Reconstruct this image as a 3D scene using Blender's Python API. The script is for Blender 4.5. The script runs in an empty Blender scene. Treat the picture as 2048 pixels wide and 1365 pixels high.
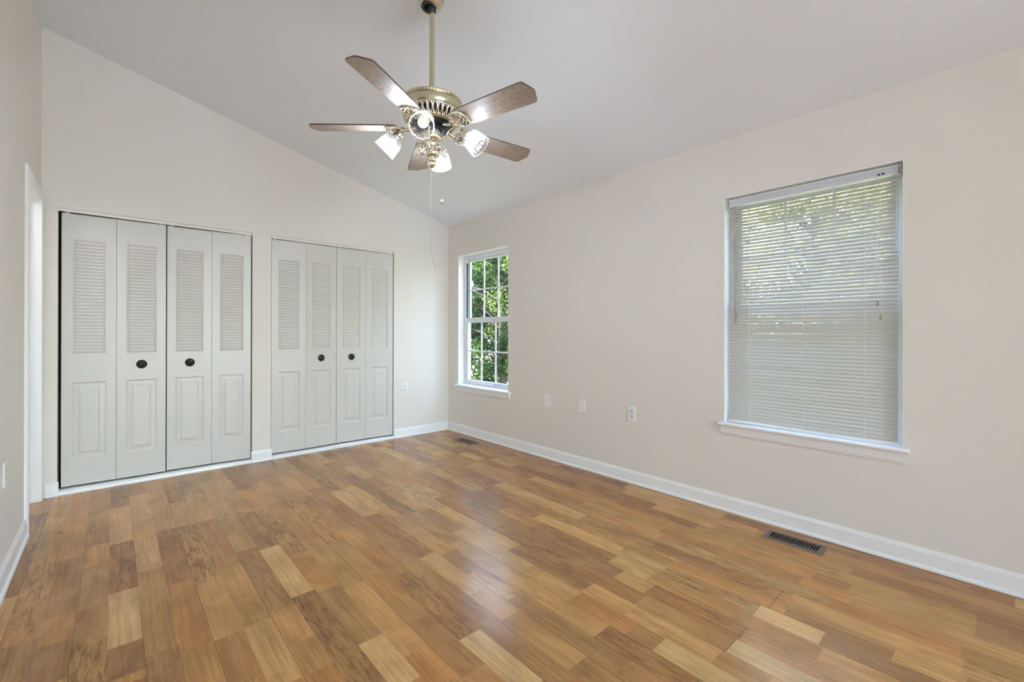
import bpy, bmesh, math, random
import numpy as np
from mathutils import Vector, Matrix

SC = bpy.context.scene
COL = SC.collection
rad = math.radians

# ------------------------------------------------------------------ camera
cam_d = bpy.data.cameras.new('camera')
cam = bpy.data.objects.new('camera', cam_d)
COL.objects.link(cam)
SC.camera = cam
YAW, PITCH, ROLL = 0.7304, 0.001, 0.0022
CAM = Vector((-2.9852, -4.4749, 1.16))
_F = Vector((math.sin(YAW) * math.cos(PITCH), math.cos(YAW) * math.cos(PITCH), math.sin(PITCH)))
_R = Vector((math.cos(YAW), -math.sin(YAW), 0))
_U = _R.cross(_F)
_R2 = _R * math.cos(ROLL) + _U * math.sin(ROLL)
_U2 = -_R * math.sin(ROLL) + _U * math.cos(ROLL)
cam.matrix_world = Matrix(((_R2.x, _U2.x, -_F.x, CAM.x), (_R2.y, _U2.y, -_F.y, CAM.y),
                           (_R2.z, _U2.z, -_F.z, CAM.z), (0, 0, 0, 1)))
cam_d.sensor_fit = 'HORIZONTAL'
cam_d.sensor_width = 36.0
cam_d.lens = 890.12 / 2048 * 36.0
cam_d.shift_y = -17.84 / 2048
cam_d.clip_start = 0.02
cam_d.clip_end = 200

# ------------------------------------------------------------------ world, sun, exposure
world = bpy.data.worlds.new('world')
SC.world = world
world.use_nodes = True
wn = world.node_tree
wn.nodes.clear()
w_out = wn.nodes.new('ShaderNodeOutputWorld')
w_bg = wn.nodes.new('ShaderNodeBackground')
w_sky = wn.nodes.new('ShaderNodeTexSky')
w_sky.sky_type = 'NISHITA'
w_sky.sun_disc = False
w_sky.sun_elevation = rad(52)
w_sky.sun_rotation = rad(300)
w_sky.air_density = 1.0
w_sky.dust_density = 1.5
w_bg.inputs['Strength'].default_value = 4.8
w_hs = wn.nodes.new('ShaderNodeHueSaturation')
w_hs.inputs['Saturation'].default_value = 0.85
wn.links.new(w_sky.outputs[0], w_hs.inputs['Color'])
wn.links.new(w_hs.outputs[0], w_bg.inputs['Color'])
wn.links.new(w_bg.outputs[0], w_out.inputs['Surface'])

sun_d = bpy.data.lights.new('sun', 'SUN')
sun_d.energy = 24.0
sun_d.angle = rad(0.6)
sun_d.color = (1.0, 0.95, 0.86)
sun = bpy.data.objects.new('sun', sun_d)
COL.objects.link(sun)
sun.rotation_euler = Vector((0.36, -0.66, -0.66)).to_track_quat('-Z', 'Y').to_euler()

BULB = 620.0            # radiance of the four lit bulbs of the ceiling fan
HALL = 12.0             # watts of the lamp in the room beyond the doorway

vs = SC.view_settings
vs.view_transform = 'Standard'
vs.look = 'None'
vs.exposure = 0.08
vs.gamma = 1.0
vs.use_curve_mapping = False
SC.cycles.max_bounces = 14
SC.cycles.diffuse_bounces = 8
SC.cycles.transparent_max_bounces = 24
SC.cycles.sample_clamp_indirect = 12

# ------------------------------------------------------------------ room numbers (metres)
H0, SLOPE = 2.429, 0.2514            # ceiling height at the window wall, rise per metre to the left
XL, YF = -3.36, -9.50                # left wall, wall behind the camera
def ceil_z(x): return H0 - SLOPE * x

# ------------------------------------------------------------------ materials
def srgb(r, g, b):
    f = lambda c: (c / 255 / 12.92) if c / 255 <= 0.04045 else ((c / 255 + 0.055) / 1.055) ** 2.4
    return (f(r), f(g), f(b), 1.0)

def new_mat(name):
    m = bpy.data.materials.new(name)
    m.use_nodes = True
    return m, m.node_tree, m.node_tree.nodes.get('Principled BSDF')

def simple(name, col, rough=0.5, metal=0.0, spec=0.5, bump=0.0, bscale=200.0, var=0.0):
    m, nt, p = new_mat(name)
    p.inputs['Roughness'].default_value = rough
    p.inputs['Metallic'].default_value = metal
    p.inputs['Specular IOR Level'].default_value = spec
    p.inputs['Base Color'].default_value = col
    tc = nt.nodes.new('ShaderNodeTexCoord')
    nz = nt.nodes.new('ShaderNodeTexNoise')
    nz.inputs['Scale'].default_value = bscale
    nz.inputs['Detail'].default_value = 3
    nt.links.new(tc.outputs['Object'], nz.inputs['Vector'])
    if var > 0:
        mx = nt.nodes.new('ShaderNodeMix'); mx.data_type = 'RGBA'
        mx.inputs[6].default_value = tuple(c * (1 - var) for c in col[:3]) + (1,)
        mx.inputs[7].default_value = tuple(min(1, c * (1 + var)) for c in col[:3]) + (1,)
        nt.links.new(nz.outputs['Fac'], mx.inputs[0])
        nt.links.new(mx.outputs[2], p.inputs['Base Color'])
    if bump > 0:
        b = nt.nodes.new('ShaderNodeBump')
        b.inputs['Strength'].default_value = bump
        b.inputs['Distance'].default_value = 0.001
        nt.links.new(nz.outputs['Fac'], b.inputs['Height'])
        nt.links.new(b.outputs[0], p.inputs['Normal'])
    return m

M_wall = simple('beige_wall_paint', (0.78, 0.745, 0.692, 1), 0.6, spec=0.3, bump=0.12, bscale=260)
M_ceil = simple('white_ceiling_paint', (0.865, 0.892, 0.935, 1), 0.75, spec=0.2, bump=0.12, bscale=220)
M_trim = simple('white_gloss_trim', (0.86, 0.86, 0.86, 1), 0.28, bump=0.03, bscale=60)
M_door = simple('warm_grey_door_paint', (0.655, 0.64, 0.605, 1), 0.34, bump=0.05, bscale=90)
M_dark = simple('closet_shade', (0.30, 0.28, 0.26, 1), 0.8)  # closet walls coloured dark to deepen the shade behind the doors
M_vinyl = simple('white_vinyl', (0.80, 0.82, 0.85, 1), 0.35)
M_seal = simple('dark_track_gap', (0.05, 0.055, 0.065, 1), 0.6)
M_slat = None
M_plate = simple('white_plastic', (0.84, 0.84, 0.84, 1), 0.3)
M_slot = simple('dark_slot', (0.05, 0.045, 0.04, 1), 0.6)
M_brass = simple('polished_brass', (0.88, 0.84, 0.71, 1), 0.16, metal=1.0)
M_brass2 = simple('satin_cream_brass', (0.64, 0.58, 0.41, 1), 0.24, metal=0.85)
M_black = simple('black_rubber', (0.02, 0.022, 0.03, 1), 0.35)
M_bronze = simple('oil_rubbed_bronze', (0.028, 0.024, 0.02, 1), 0.32, metal=0.5)
M_reg = simple('brown_register_metal', (0.17, 0.125, 0.09, 1), 0.42, metal=0.3, var=0.1, bscale=60)
M_cord = simple('white_cord', (0.75, 0.74, 0.70, 1), 0.7)
M_string = simple('pull_string', (0.42, 0.40, 0.38, 1), 0.7)
M_tassel = simple('olive_tassel', (0.36, 0.31, 0.17, 1), 0.5)
M_wand = simple('smoky_wand', (0.34, 0.29, 0.25, 1), 0.2)
M_screw = simple('dark_screw', (0.10, 0.10, 0.10, 1), 0.4, metal=0.6)
M_bark = simple('bark', (0.055, 0.036, 0.024, 1), 0.9, bump=1.0, bscale=14, var=0.5)
M_soil = simple('leaf_litter_ground', (0.10, 0.11, 0.05, 1), 0.95, var=0.4, bscale=3)
M_crumb = simple('crumb', (0.22, 0.13, 0.06, 1), 0.8)

def mat_slat():
    m, nt, p = new_mat('cream_blind_slat')
    p.inputs['Base Color'].default_value = (0.55, 0.525, 0.47, 1)
    p.inputs['Roughness'].default_value = 0.35
    tr = nt.nodes.new('ShaderNodeBsdfTranslucent')
    tr.inputs['Color'].default_value = (0.72, 0.70, 0.58, 1)
    mx = nt.nodes.new('ShaderNodeMixShader'); mx.inputs[0].default_value = 0.02
    out = nt.nodes.get('Material Output')
    nt.links.new(p.outputs[0], mx.inputs[1]); nt.links.new(tr.outputs[0], mx.inputs[2])
    nt.links.new(mx.outputs[0], out.inputs['Surface'])
    return m
M_slat = mat_slat()

def mat_pane():
    m, nt, p = new_mat('window_glass')
    nt.nodes.remove(p)
    t = nt.nodes.new('ShaderNodeBsdfTransparent'); t.inputs[0].default_value = (0.95, 0.97, 0.96, 1)
    g = nt.nodes.new('ShaderNodeBsdfGlossy'); g.inputs['Roughness'].default_value = 0.02
    lw = nt.nodes.new('ShaderNodeLayerWeight'); lw.inputs[0].default_value = 0.5
    pw = nt.nodes.new('ShaderNodeMath'); pw.operation = 'POWER'; pw.inputs[1].default_value = 4.0
    fr = nt.nodes.new('ShaderNodeMath'); fr.operation = 'MULTIPLY_ADD'; fr.inputs[1].default_value = 0.35; fr.inputs[2].default_value = 0.008
    nt.links.new(lw.outputs['Facing'], pw.inputs[0]); nt.links.new(pw.outputs[0], fr.inputs[0])
    mx = nt.nodes.new('ShaderNodeMixShader')
    nt.links.new(fr.outputs[0], mx.inputs[0]); nt.links.new(t.outputs[0], mx.inputs[1]); nt.links.new(g.outputs[0], mx.inputs[2])
    nt.links.new(mx.outputs[0], nt.nodes.get('Material Output').inputs['Surface'])
    return m
M_pane = mat_pane()

def mat_shade():
    m, nt, p = new_mat('ribbed_shade_glass')
    nt.nodes.remove(p)
    t = nt.nodes.new('ShaderNodeBsdfTransparent'); t.inputs[0].default_value = (0.97, 0.98, 1.0, 1)
    tl = nt.nodes.new('ShaderNodeBsdfTranslucent'); tl.inputs[0].default_value = (0.9, 0.92, 0.95, 1)
    g = nt.nodes.new('ShaderNodeBsdfGlossy'); g.inputs['Roughness'].default_value = 0.08
    lw = nt.nodes.new('ShaderNodeLayerWeight'); lw.inputs[0].default_value = 0.45
    m1 = nt.nodes.new('ShaderNodeMixShader'); m1.inputs[0].default_value = 0.075
    m2 = nt.nodes.new('ShaderNodeMixShader')
    pw = nt.nodes.new('ShaderNodeMath'); pw.operation = 'POWER'; pw.inputs[1].default_value = 2.2
    sc = nt.nodes.new('ShaderNodeMath'); sc.operation = 'MULTIPLY_ADD'; sc.inputs[1].default_value = 0.45; sc.inputs[2].default_value = 0.02
    nt.links.new(lw.outputs['Facing'], pw.inputs[0]); nt.links.new(pw.outputs[0], sc.inputs[0])
    nt.links.new(t.outputs[0], m1.inputs[1]); nt.links.new(tl.outputs[0], m1.inputs[2])
    nt.links.new(sc.outputs[0], m2.inputs[0]); nt.links.new(m1.outputs[0], m2.inputs[1]); nt.links.new(g.outputs[0], m2.inputs[2])
    nt.links.new(m2.outputs[0], nt.nodes.get('Material Output').inputs['Surface'])
    return m
M_shade = mat_shade()

def mat_bulb():
    m, nt, p = new_mat('lit_bulb')
    nt.nodes.remove(p)
    e = nt.nodes.new('ShaderNodeEmission')
    e.inputs['Color'].default_value = (0.84, 0.955, 1.13, 1)
    e.inputs['Strength'].default_value = BULB
    nt.links.new(e.outputs[0], nt.nodes.get('Material Output').inputs['Surface'])
    return m
M_bulb = mat_bulb()

def mat_blade():
    m, nt, p = new_mat('oak_grain_blade')
    N, L = nt.nodes, nt.links
    uv = N.new('ShaderNodeUVMap'); uv.uv_map = 'grain'
    mp = N.new('ShaderNodeMapping'); mp.inputs['Scale'].default_value = (1.0, 7.0, 1)
    L.new(uv.outputs[0], mp.inputs[0])
    nz = N.new('ShaderNodeTexNoise'); nz.inputs['Scale'].default_value = 3.2; nz.inputs['Detail'].default_value = 2; nz.inputs['Distortion'].default_value = 0.25
    L.new(mp.outputs[0], nz.inputs['Vector'])
    mul = N.new('ShaderNodeMath'); mul.operation = 'MULTIPLY'; mul.inputs[1].default_value = 12.0
    L.new(nz.outputs['Fac'], mul.inputs[0])
    fr = N.new('ShaderNodeMath'); fr.operation = 'FRACT'; L.new(mul.outputs[0], fr.inputs[0])
    mp2 = N.new('ShaderNodeMapping'); mp2.inputs['Scale'].default_value = (6, 260, 1); L.new(uv.outputs[0], mp2.inputs[0])
    n2 = N.new('ShaderNodeTexNoise'); n2.inputs['Scale'].default_value = 1.0; n2.inputs['Detail'].default_value = 3; L.new(mp2.outputs[0], n2.inputs['Vector'])
    cr = N.new('ShaderNodeValToRGB')
    cr.color_ramp.elements[0].position = 0.0; cr.color_ramp.elements[0].color = (0.135, 0.100, 0.074, 1)
    cr.color_ramp.elements[1].position = 0.22; cr.color_ramp.elements[1].color = (0.40, 0.315, 0.245, 1)
    e = cr.color_ramp.elements.new(1.0); e.color = (0.33, 0.255, 0.195, 1)
    L.new(fr.outputs[0], cr.inputs[0])
    mx = N.new('ShaderNodeMix'); mx.data_type = 'RGBA'; mx.blend_type = 'MULTIPLY'; mx.inputs[0].default_value = 0.55
    g = N.new('ShaderNodeValToRGB'); g.color_ramp.elements[0].color = (0.55, 0.52, 0.5, 1); g.color_ramp.elements[0].position = 0.35; g.color_ramp.elements[1].position = 0.6
    L.new(n2.outputs['Fac'], g.inputs[0]); L.new(cr.outputs[0], mx.inputs[6]); L.new(g.outputs[0], mx.inputs[7])
    L.new(mx.outputs[2], p.inputs['Base Color'])
    p.inputs['Roughness'].default_value = 0.42
    p.inputs['Specular IOR Level'].default_value = 0.26
    return m
M_blade = mat_blade()
M_edge = simple('dark_blade_edge', (0.075, 0.06, 0.055, 1), 0.4)

def mat_floor():
    """Laminate strips: every strip face carries tone, kind and seed; grain runs along the strip."""
    m, nt, p = new_mat('wood_laminate')
    N, L = nt.nodes, nt.links
    def attr(n):
        a = N.new('ShaderNodeAttribute'); a.attribute_name = n; a.attribute_type = 'GEOMETRY'; return a.outputs['Fac']
    def math_(op, a, b=None, c=None):
        n = N.new('ShaderNodeMath'); n.operation = op
        for i, v in enumerate((a, b, c)):
            if v is None: continue
            if isinstance(v, (int, float)): n.inputs[i].default_value = v
            else: L.new(v, n.inputs[i])
        return n.outputs[0]
    def ramp(f, *stops):
        r = N.new('ShaderNodeValToRGB'); el = r.color_ramp.elements
        while len(el) < len(stops): el.new(0.5)
        for e, (q, c) in zip(el, stops): e.position = q; e.color = c if len(c) == 4 else (*c, 1)
        L.new(f, r.inputs[0]); return r.outputs[0]
    def mix(f, a, b, blend='MIX'):
        n = N.new('ShaderNodeMix'); n.data_type = 'RGBA'; n.blend_type = blend
        for i, v in ((0, f), (6, a), (7, b)):
            if isinstance(v, (int, float)): n.inputs[i].default_value = v
            elif isinstance(v, tuple): n.inputs[i].default_value = v if len(v) == 4 else (*v, 1)
            else: L.new(v, n.inputs[i])
        return n.outputs[2]
    tone, rough_k, seed = attr('tone'), attr('burl'), attr('seed')
    tc = N.new('ShaderNodeTexCoord')
    off = N.new('ShaderNodeCombineXYZ')
    L.new(math_('MULTIPLY', seed, 37.0), off.inputs[0]); L.new(math_('MULTIPLY', seed, 71.0), off.inputs[1])
    add = N.new('ShaderNodeVectorMath'); add.operation = 'ADD'
    L.new(tc.outputs['Object'], add.inputs[0]); L.new(off.outputs[0], add.inputs[1])
    def noise(sc, scale=1.0, detail=3.0, dist=0.0, rough=0.55):
        mp = N.new('ShaderNodeMapping'); mp.inputs['Scale'].default_value = sc; L.new(add.outputs[0], mp.inputs[0])
        n = N.new('ShaderNodeTexNoise'); n.inputs['Scale'].default_value = scale; n.inputs['Detail'].default_value = detail
        n.inputs['Distortion'].default_value = dist; n.inputs['Roughness'].default_value = rough
        L.new(mp.outputs[0], n.inputs['Vector']); return n.outputs['Fac']
    grain = noise((95, 2.6, 1), 1.0, 5, 0.7)
    fine = noise((300, 7, 1), 1.0, 3, 0.4)
    cloud = noise((9, 3.4, 1), 1.0, 3, 0.8)
    saw = noise((8, 190, 1), 1.0, 1, 0.6)
    burl = noise((60, 9.0, 1), 1.0, 7, 0.9, 0.72)
    base = ramp(tone, (0.0, (0.30, 0.155, 0.066)), (0.35, (0.440, 0.225, 0.084)), (0.55, (0.560, 0.290, 0.097)), (0.8, (0.665, 0.380, 0.138)), (1.0, (0.77, 0.51, 0.235)))
    base = mix(1.0, base, ramp(math_('FRACT', math_('MULTIPLY', seed, 7.31)), (0.0, (1.06, 0.97, 0.90)), (0.5, (1.0, 1.0, 1.0)), (1.0, (0.97, 1.02, 1.07))), 'MULTIPLY')
    c1 = mix(math_('MULTIPLY', ramp(cloud, (0.36, (0, 0, 0)), (0.66, (1, 1, 1))), 0.6), base, (0.58, 0.53, 0.50), 'MULTIPLY')
    c2 = mix(math_('MULTIPLY', ramp(grain, (0.40, (0, 0, 0)), (0.66, (1, 1, 1))), 0.50), c1, (0.56, 0.50, 0.46), 'MULTIPLY')
    c3 = mix(math_('MULTIPLY', ramp(fine, (0.45, (0, 0, 0)), (0.66, (1, 1, 1))), 0.16), c2, (0.45, 0.40, 0.36), 'MULTIPLY')
    c4 = mix(math_('MULTIPLY', ramp(saw, (0.5, (0, 0, 0)), (0.70, (1, 1, 1))), 0.07), c3, (0.6, 0.52, 0.45), 'MULTIPLY')
    bm_ = math_('MULTIPLY', ramp(burl, (0.46, (0, 0, 0)), (0.62, (1, 1, 1))), rough_k)
    c5 = mix(math_('MULTIPLY', bm_, 0.85), c4, (0.30, 0.27, 0.27), 'MULTIPLY')
    seamf = math_('LESS_THAN', tone, -0.5)
    c6 = mix(seamf, c5, (0.045, 0.022, 0.010))
    L.new(c6, p.inputs['Base Color'])
    r = math_('ADD', math_('MULTIPLY', cloud, 0.10), 0.17)
    L.new(r, p.inputs['Roughness'])
    p.inputs['Specular IOR Level'].default_value = 0.30
    b = N.new('ShaderNodeBump'); b.inputs['Strength'].default_value = 0.10; b.inputs['Distance'].default_value = 0.001
    L.new(grain, b.inputs['Height']); L.new(b.outputs[0], p.inputs['Normal'])
    return m
M_floor = mat_floor()

def mat_leaf(name, dark, mid, light):
    m, nt, p = new_mat(name)
    N, L = nt.nodes, nt.links
    a = N.new('ShaderNodeAttribute'); a.attribute_name = 'tone'
    r = N.new('ShaderNodeValToRGB'); el = r.color_ramp.elements
    el[0].color = (*dark, 1); el[1].color = (*light, 1); e = el.new(0.5); e.color = (*mid, 1)
    L.new(a.outputs['Fac'], r.inputs[0]); L.new(r.outputs[0], p.inputs['Base Color'])
    p.inputs['Roughness'].default_value = 0.5
    p.inputs['Specular IOR Level'].default_value = 0.06
    t = N.new('ShaderNodeBsdfTranslucent')
    mx = N.new('ShaderNodeMix'); mx.data_type = 'RGBA'; mx.blend_type = 'MULTIPLY'; mx.inputs[0].default_value = 1
    mx.inputs[7].default_value = (1.0, 1.25, 0.5, 1)
    L.new(r.outputs[0], mx.inputs[6]); L.new(mx.outputs[2], t.inputs[0])
    ms = N.new('ShaderNodeMixShader'); ms.inputs[0].default_value = 0.22
    L.new(p.outputs[0], ms.inputs[1]); L.new(t.outputs[0], ms.inputs[2])
    L.new(ms.outputs[0], N.get('Material Output').inputs['Surface'])
    return m
M_leaf = mat_leaf('deep_green_leaf', (0.0035, 0.009, 0.0035), (0.010, 0.025, 0.007), (0.10, 0.15, 0.035))
M_leaf2 = mat_leaf('yellow_green_leaf', (0.008, 0.018, 0.004), (0.028, 0.052, 0.013), (0.22, 0.26, 0.075))
M_leaf4 = mat_leaf('sunlit_pale_leaf', (0.13, 0.15, 0.06), (0.32, 0.35, 0.17), (0.58, 0.58, 0.34))  # leaf colour paled to carry the sun glare between the slats
M_leaf3 = mat_leaf('blue_green_leaf', (0.002, 0.006, 0.004), (0.006, 0.015, 0.009), (0.03, 0.055, 0.025))

# ------------------------------------------------------------------ mesh helpers
def quad(bm, *pts):
    return bm.faces.new([bm.verts.new(p) for p in pts])

def box(bm, x0, x1, y0, y1, z0, z1, M=None):
    c = [Vector((x, y, z)) for z in (z0, z1) for y in (y0, y1) for x in (x0, x1)]
    if M is not None: c = [M @ v for v in c]
    v = [bm.verts.new(p) for p in c]
    for f in ((0, 2, 3, 1), (4, 5, 7, 6), (0, 1, 5, 4), (2, 6, 7, 3), (0, 4, 6, 2), (1, 3, 7, 5)):
        bm.faces.new([v[i] for i in f])

def tube(bm, pts, r, n=8, closed=False, caps=True):
    pts = [Vector(p) for p in pts]
    k = len(pts)
    rs = r if isinstance(r, (list, tuple)) else [r] * k
    rings, up = [], None
    for i, p in enumerate(pts):
        a = pts[(i - 1) % k] if (closed or i) else p
        b = pts[(i + 1) % k] if (closed or i < k - 1) else p
        t = (b - a).normalized()
        if up is None:
            up = t.orthogonal().normalized()
        up = (up - t * up.dot(t))
        up = up.normalized() if up.length > 1e-6 else t.orthogonal().normalized()
        s = t.cross(up)
        rings.append([bm.verts.new(p + (up * math.cos(q) + s * math.sin(q)) * rs[i]) for q in [2 * math.pi * j / n for j in range(n)]])
    for i in range(k if closed else k - 1):
        A, B = rings[i], rings[(i + 1) % k]
        for j in range(n):
            bm.faces.new((A[j], A[(j + 1) % n], B[(j + 1) % n], B[j]))
    if caps and not closed:
        bm.faces.new(rings[0][::-1]); bm.faces.new(rings[-1])

def lathe(bm, prof, n=32, M=None, fn=None):
    """prof = [(r, h)...]; fn(i, theta, r, h) may return another (r, h)."""
    M = M or Matrix()
    rings = []
    for i, (r, h) in enumerate(prof):
        if r < 1e-6:
            rings.append([bm.verts.new(M @ Vector((0, 0, h)))]); continue
        ring = []
        for j in range(n):
            th = 2 * math.pi * j / n
            rr, hh = fn(i, th, r, h) if fn else (r, h)
            ring.append(bm.verts.new(M @ Vector((rr * math.cos(th), rr * math.sin(th), hh))))
        rings.append(ring)
    for A, B in zip(rings, rings[1:]):
        for j in range(n):
            a0, a1, b0, b1 = A[j % len(A)], A[(j + 1) % len(A)], B[j % len(B)], B[(j + 1) % len(B)]
            if len(A) == 1 and len(B) == 1: continue
            if len(A) == 1: bm.faces.new((a0, b1, b0))
            elif len(B) == 1: bm.faces.new((a0, a1, b0))
            else: bm.faces.new((a0, a1, b1, b0))

def ball(bm, c, r, n=8):
    prof = [(0, -r)] + [(r * math.cos(q), r * math.sin(q)) for q in [(-0.5 + (i + 1) / (n // 2 + 1)) * math.pi for i in range(n // 2)]] + [(0, r)]
    lathe(bm, prof, n, Matrix.Translation(c))

def prism(bm, outline, z0, z1, M=None):
    M = M or Matrix()
    a = [bm.verts.new(M @ Vector((x, y, z0))) for x, y in outline]
    b = [bm.verts.new(M @ Vector((x, y, z1))) for x, y in outline]
    k = len(outline)
    fs = [bm.faces.new(a[::-1]), bm.faces.new(b)]
    for i in range(k):
        fs.append(bm.faces.new((a[i], a[(i + 1) % k], b[(i + 1) % k], b[i])))
    return fs

def sweep(bm, prof, p0, p1, nrm):
    """prof = [(d, z)] closed outline; d is measured from the wall along nrm; swept from p0 to p1."""
    p0, p1, nrm = Vector(p0), Vector(p1), Vector(nrm)
    a = [bm.verts.new(p0 + nrm * d + Vector((0, 0, z))) for d, z in prof]
    b = [bm.verts.new(p1 + nrm * d + Vector((0, 0, z))) for d, z in prof]
    k = len(prof)
    for i in range(k):
        bm.faces.new((a[i], a[(i + 1) % k], b[(i + 1) % k], b[i]))
    bm.faces.new(a[::-1]); bm.faces.new(b)

def slab(bm, us, vsplit, holes, to3, depth):
    """A wall as a grid of cells; to3(u, v, d) gives the 3D point, d = 0 front and depth behind."""
    us, vsplit = sorted(us), sorted(vsplit)
    def solid(i, j):
        if not (0 <= i < len(us) - 1 and 0 <= j < len(vsplit) - 1): return False
        u, v = (us[i] + us[i + 1]) / 2, (vsplit[j] + vsplit[j + 1]) / 2
        return not any(h[0] < u < h[1] and h[2] < v < h[3] for h in holes)
    for i in range(len(us) - 1):
        for j in range(len(vsplit) - 1):
            if not solid(i, j): continue
            u0, u1, v0, v1 = us[i], us[i + 1], vsplit[j], vsplit[j + 1]
            P = lambda u, v, d: to3(u, v, d)
            quad(bm, P(u0, v0, 0), P(u1, v0, 0), P(u1, v1, 0), P(u0, v1, 0))
            quad(bm, P(u0, v0, depth), P(u0, v1, depth), P(u1, v1, depth), P(u1, v0, depth))
            for (di, dj, a, b) in ((-1, 0, (u0, v0), (u0, v1)), (1, 0, (u1, v1), (u1, v0)), (0, -1, (u1, v0), (u0, v0)), (0, 1, (u0, v1), (u1, v1))):
                if not solid(i + di, j + dj):
                    quad(bm, P(*a, 0), P(*b, 0), P(*b, depth), P(*a, depth))

def finish(bm, weld=True, smooth=None):
    if weld: bmesh.ops.remove_doubles(bm, verts=bm.verts, dist=1e-6)
    bmesh.ops.recalc_face_normals(bm, faces=bm.faces)
    if smooth is not None:
        for f in bm.faces: f.smooth = True
        for e in bm.edges:
            e.smooth = len(e.link_faces) == 2 and e.calc_face_angle(3.2) < rad(smooth)

def obj(name, bm, mats, parent=None, weld=True, smooth=None, bevel=0.0, local=False):
    finish(bm, weld, smooth)
    if parent is not None and not local:
        bm.transform(parent_world(parent).inverted())
    me = bpy.data.meshes.new(name)
    bm.to_mesh(me); bm.free()
    for m in (mats if isinstance(mats, (list, tuple)) else [mats]): me.materials.append(m)
    o = bpy.data.objects.new(name, me)
    COL.objects.link(o)
    if parent is not None: o.parent = parent
    if bevel > 0:
        b = o.modifiers.new('bevel', 'BEVEL'); b.width = bevel; b.segments = 2; b.limit_method = 'ANGLE'; b.angle_limit = rad(40)
    return o

def parent_world(p):
    m = p.matrix_basis.copy()
    while p.parent is not None:
        p = p.parent; m = p.matrix_basis @ m
    return m

def tag(o, label, cat, group=None, kind=None):
    o['label'] = label; o['category'] = cat
    if group: o['group'] = group
    if kind: o['kind'] = kind
    return o

def thing(name, label, cat, loc=(0, 0, 0), rotz=0.0, group=None, kind=None):
    o = bpy.data.objects.new(name, None)
    COL.objects.link(o)
    o.empty_display_size = 0.05
    o.location = loc; o.rotation_euler = (0, 0, rotz)
    return tag(o, label, cat, group, kind)

def copy_thing(root, loc, rotz, label):
    r = root.copy(); COL.objects.link(r)
    r.location = loc; r.rotation_euler = (0, 0, rotz); r['label'] = label
    def rec(src, dst):
        for ch in list(src.children):
            c = ch.copy(); COL.objects.link(c); c.parent = dst; rec(ch, c)
    rec(root, r)
    return r

# ------------------------------------------------------------------ floor
W_STRIP = 0.0985
X_STRIP = -2.998
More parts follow.
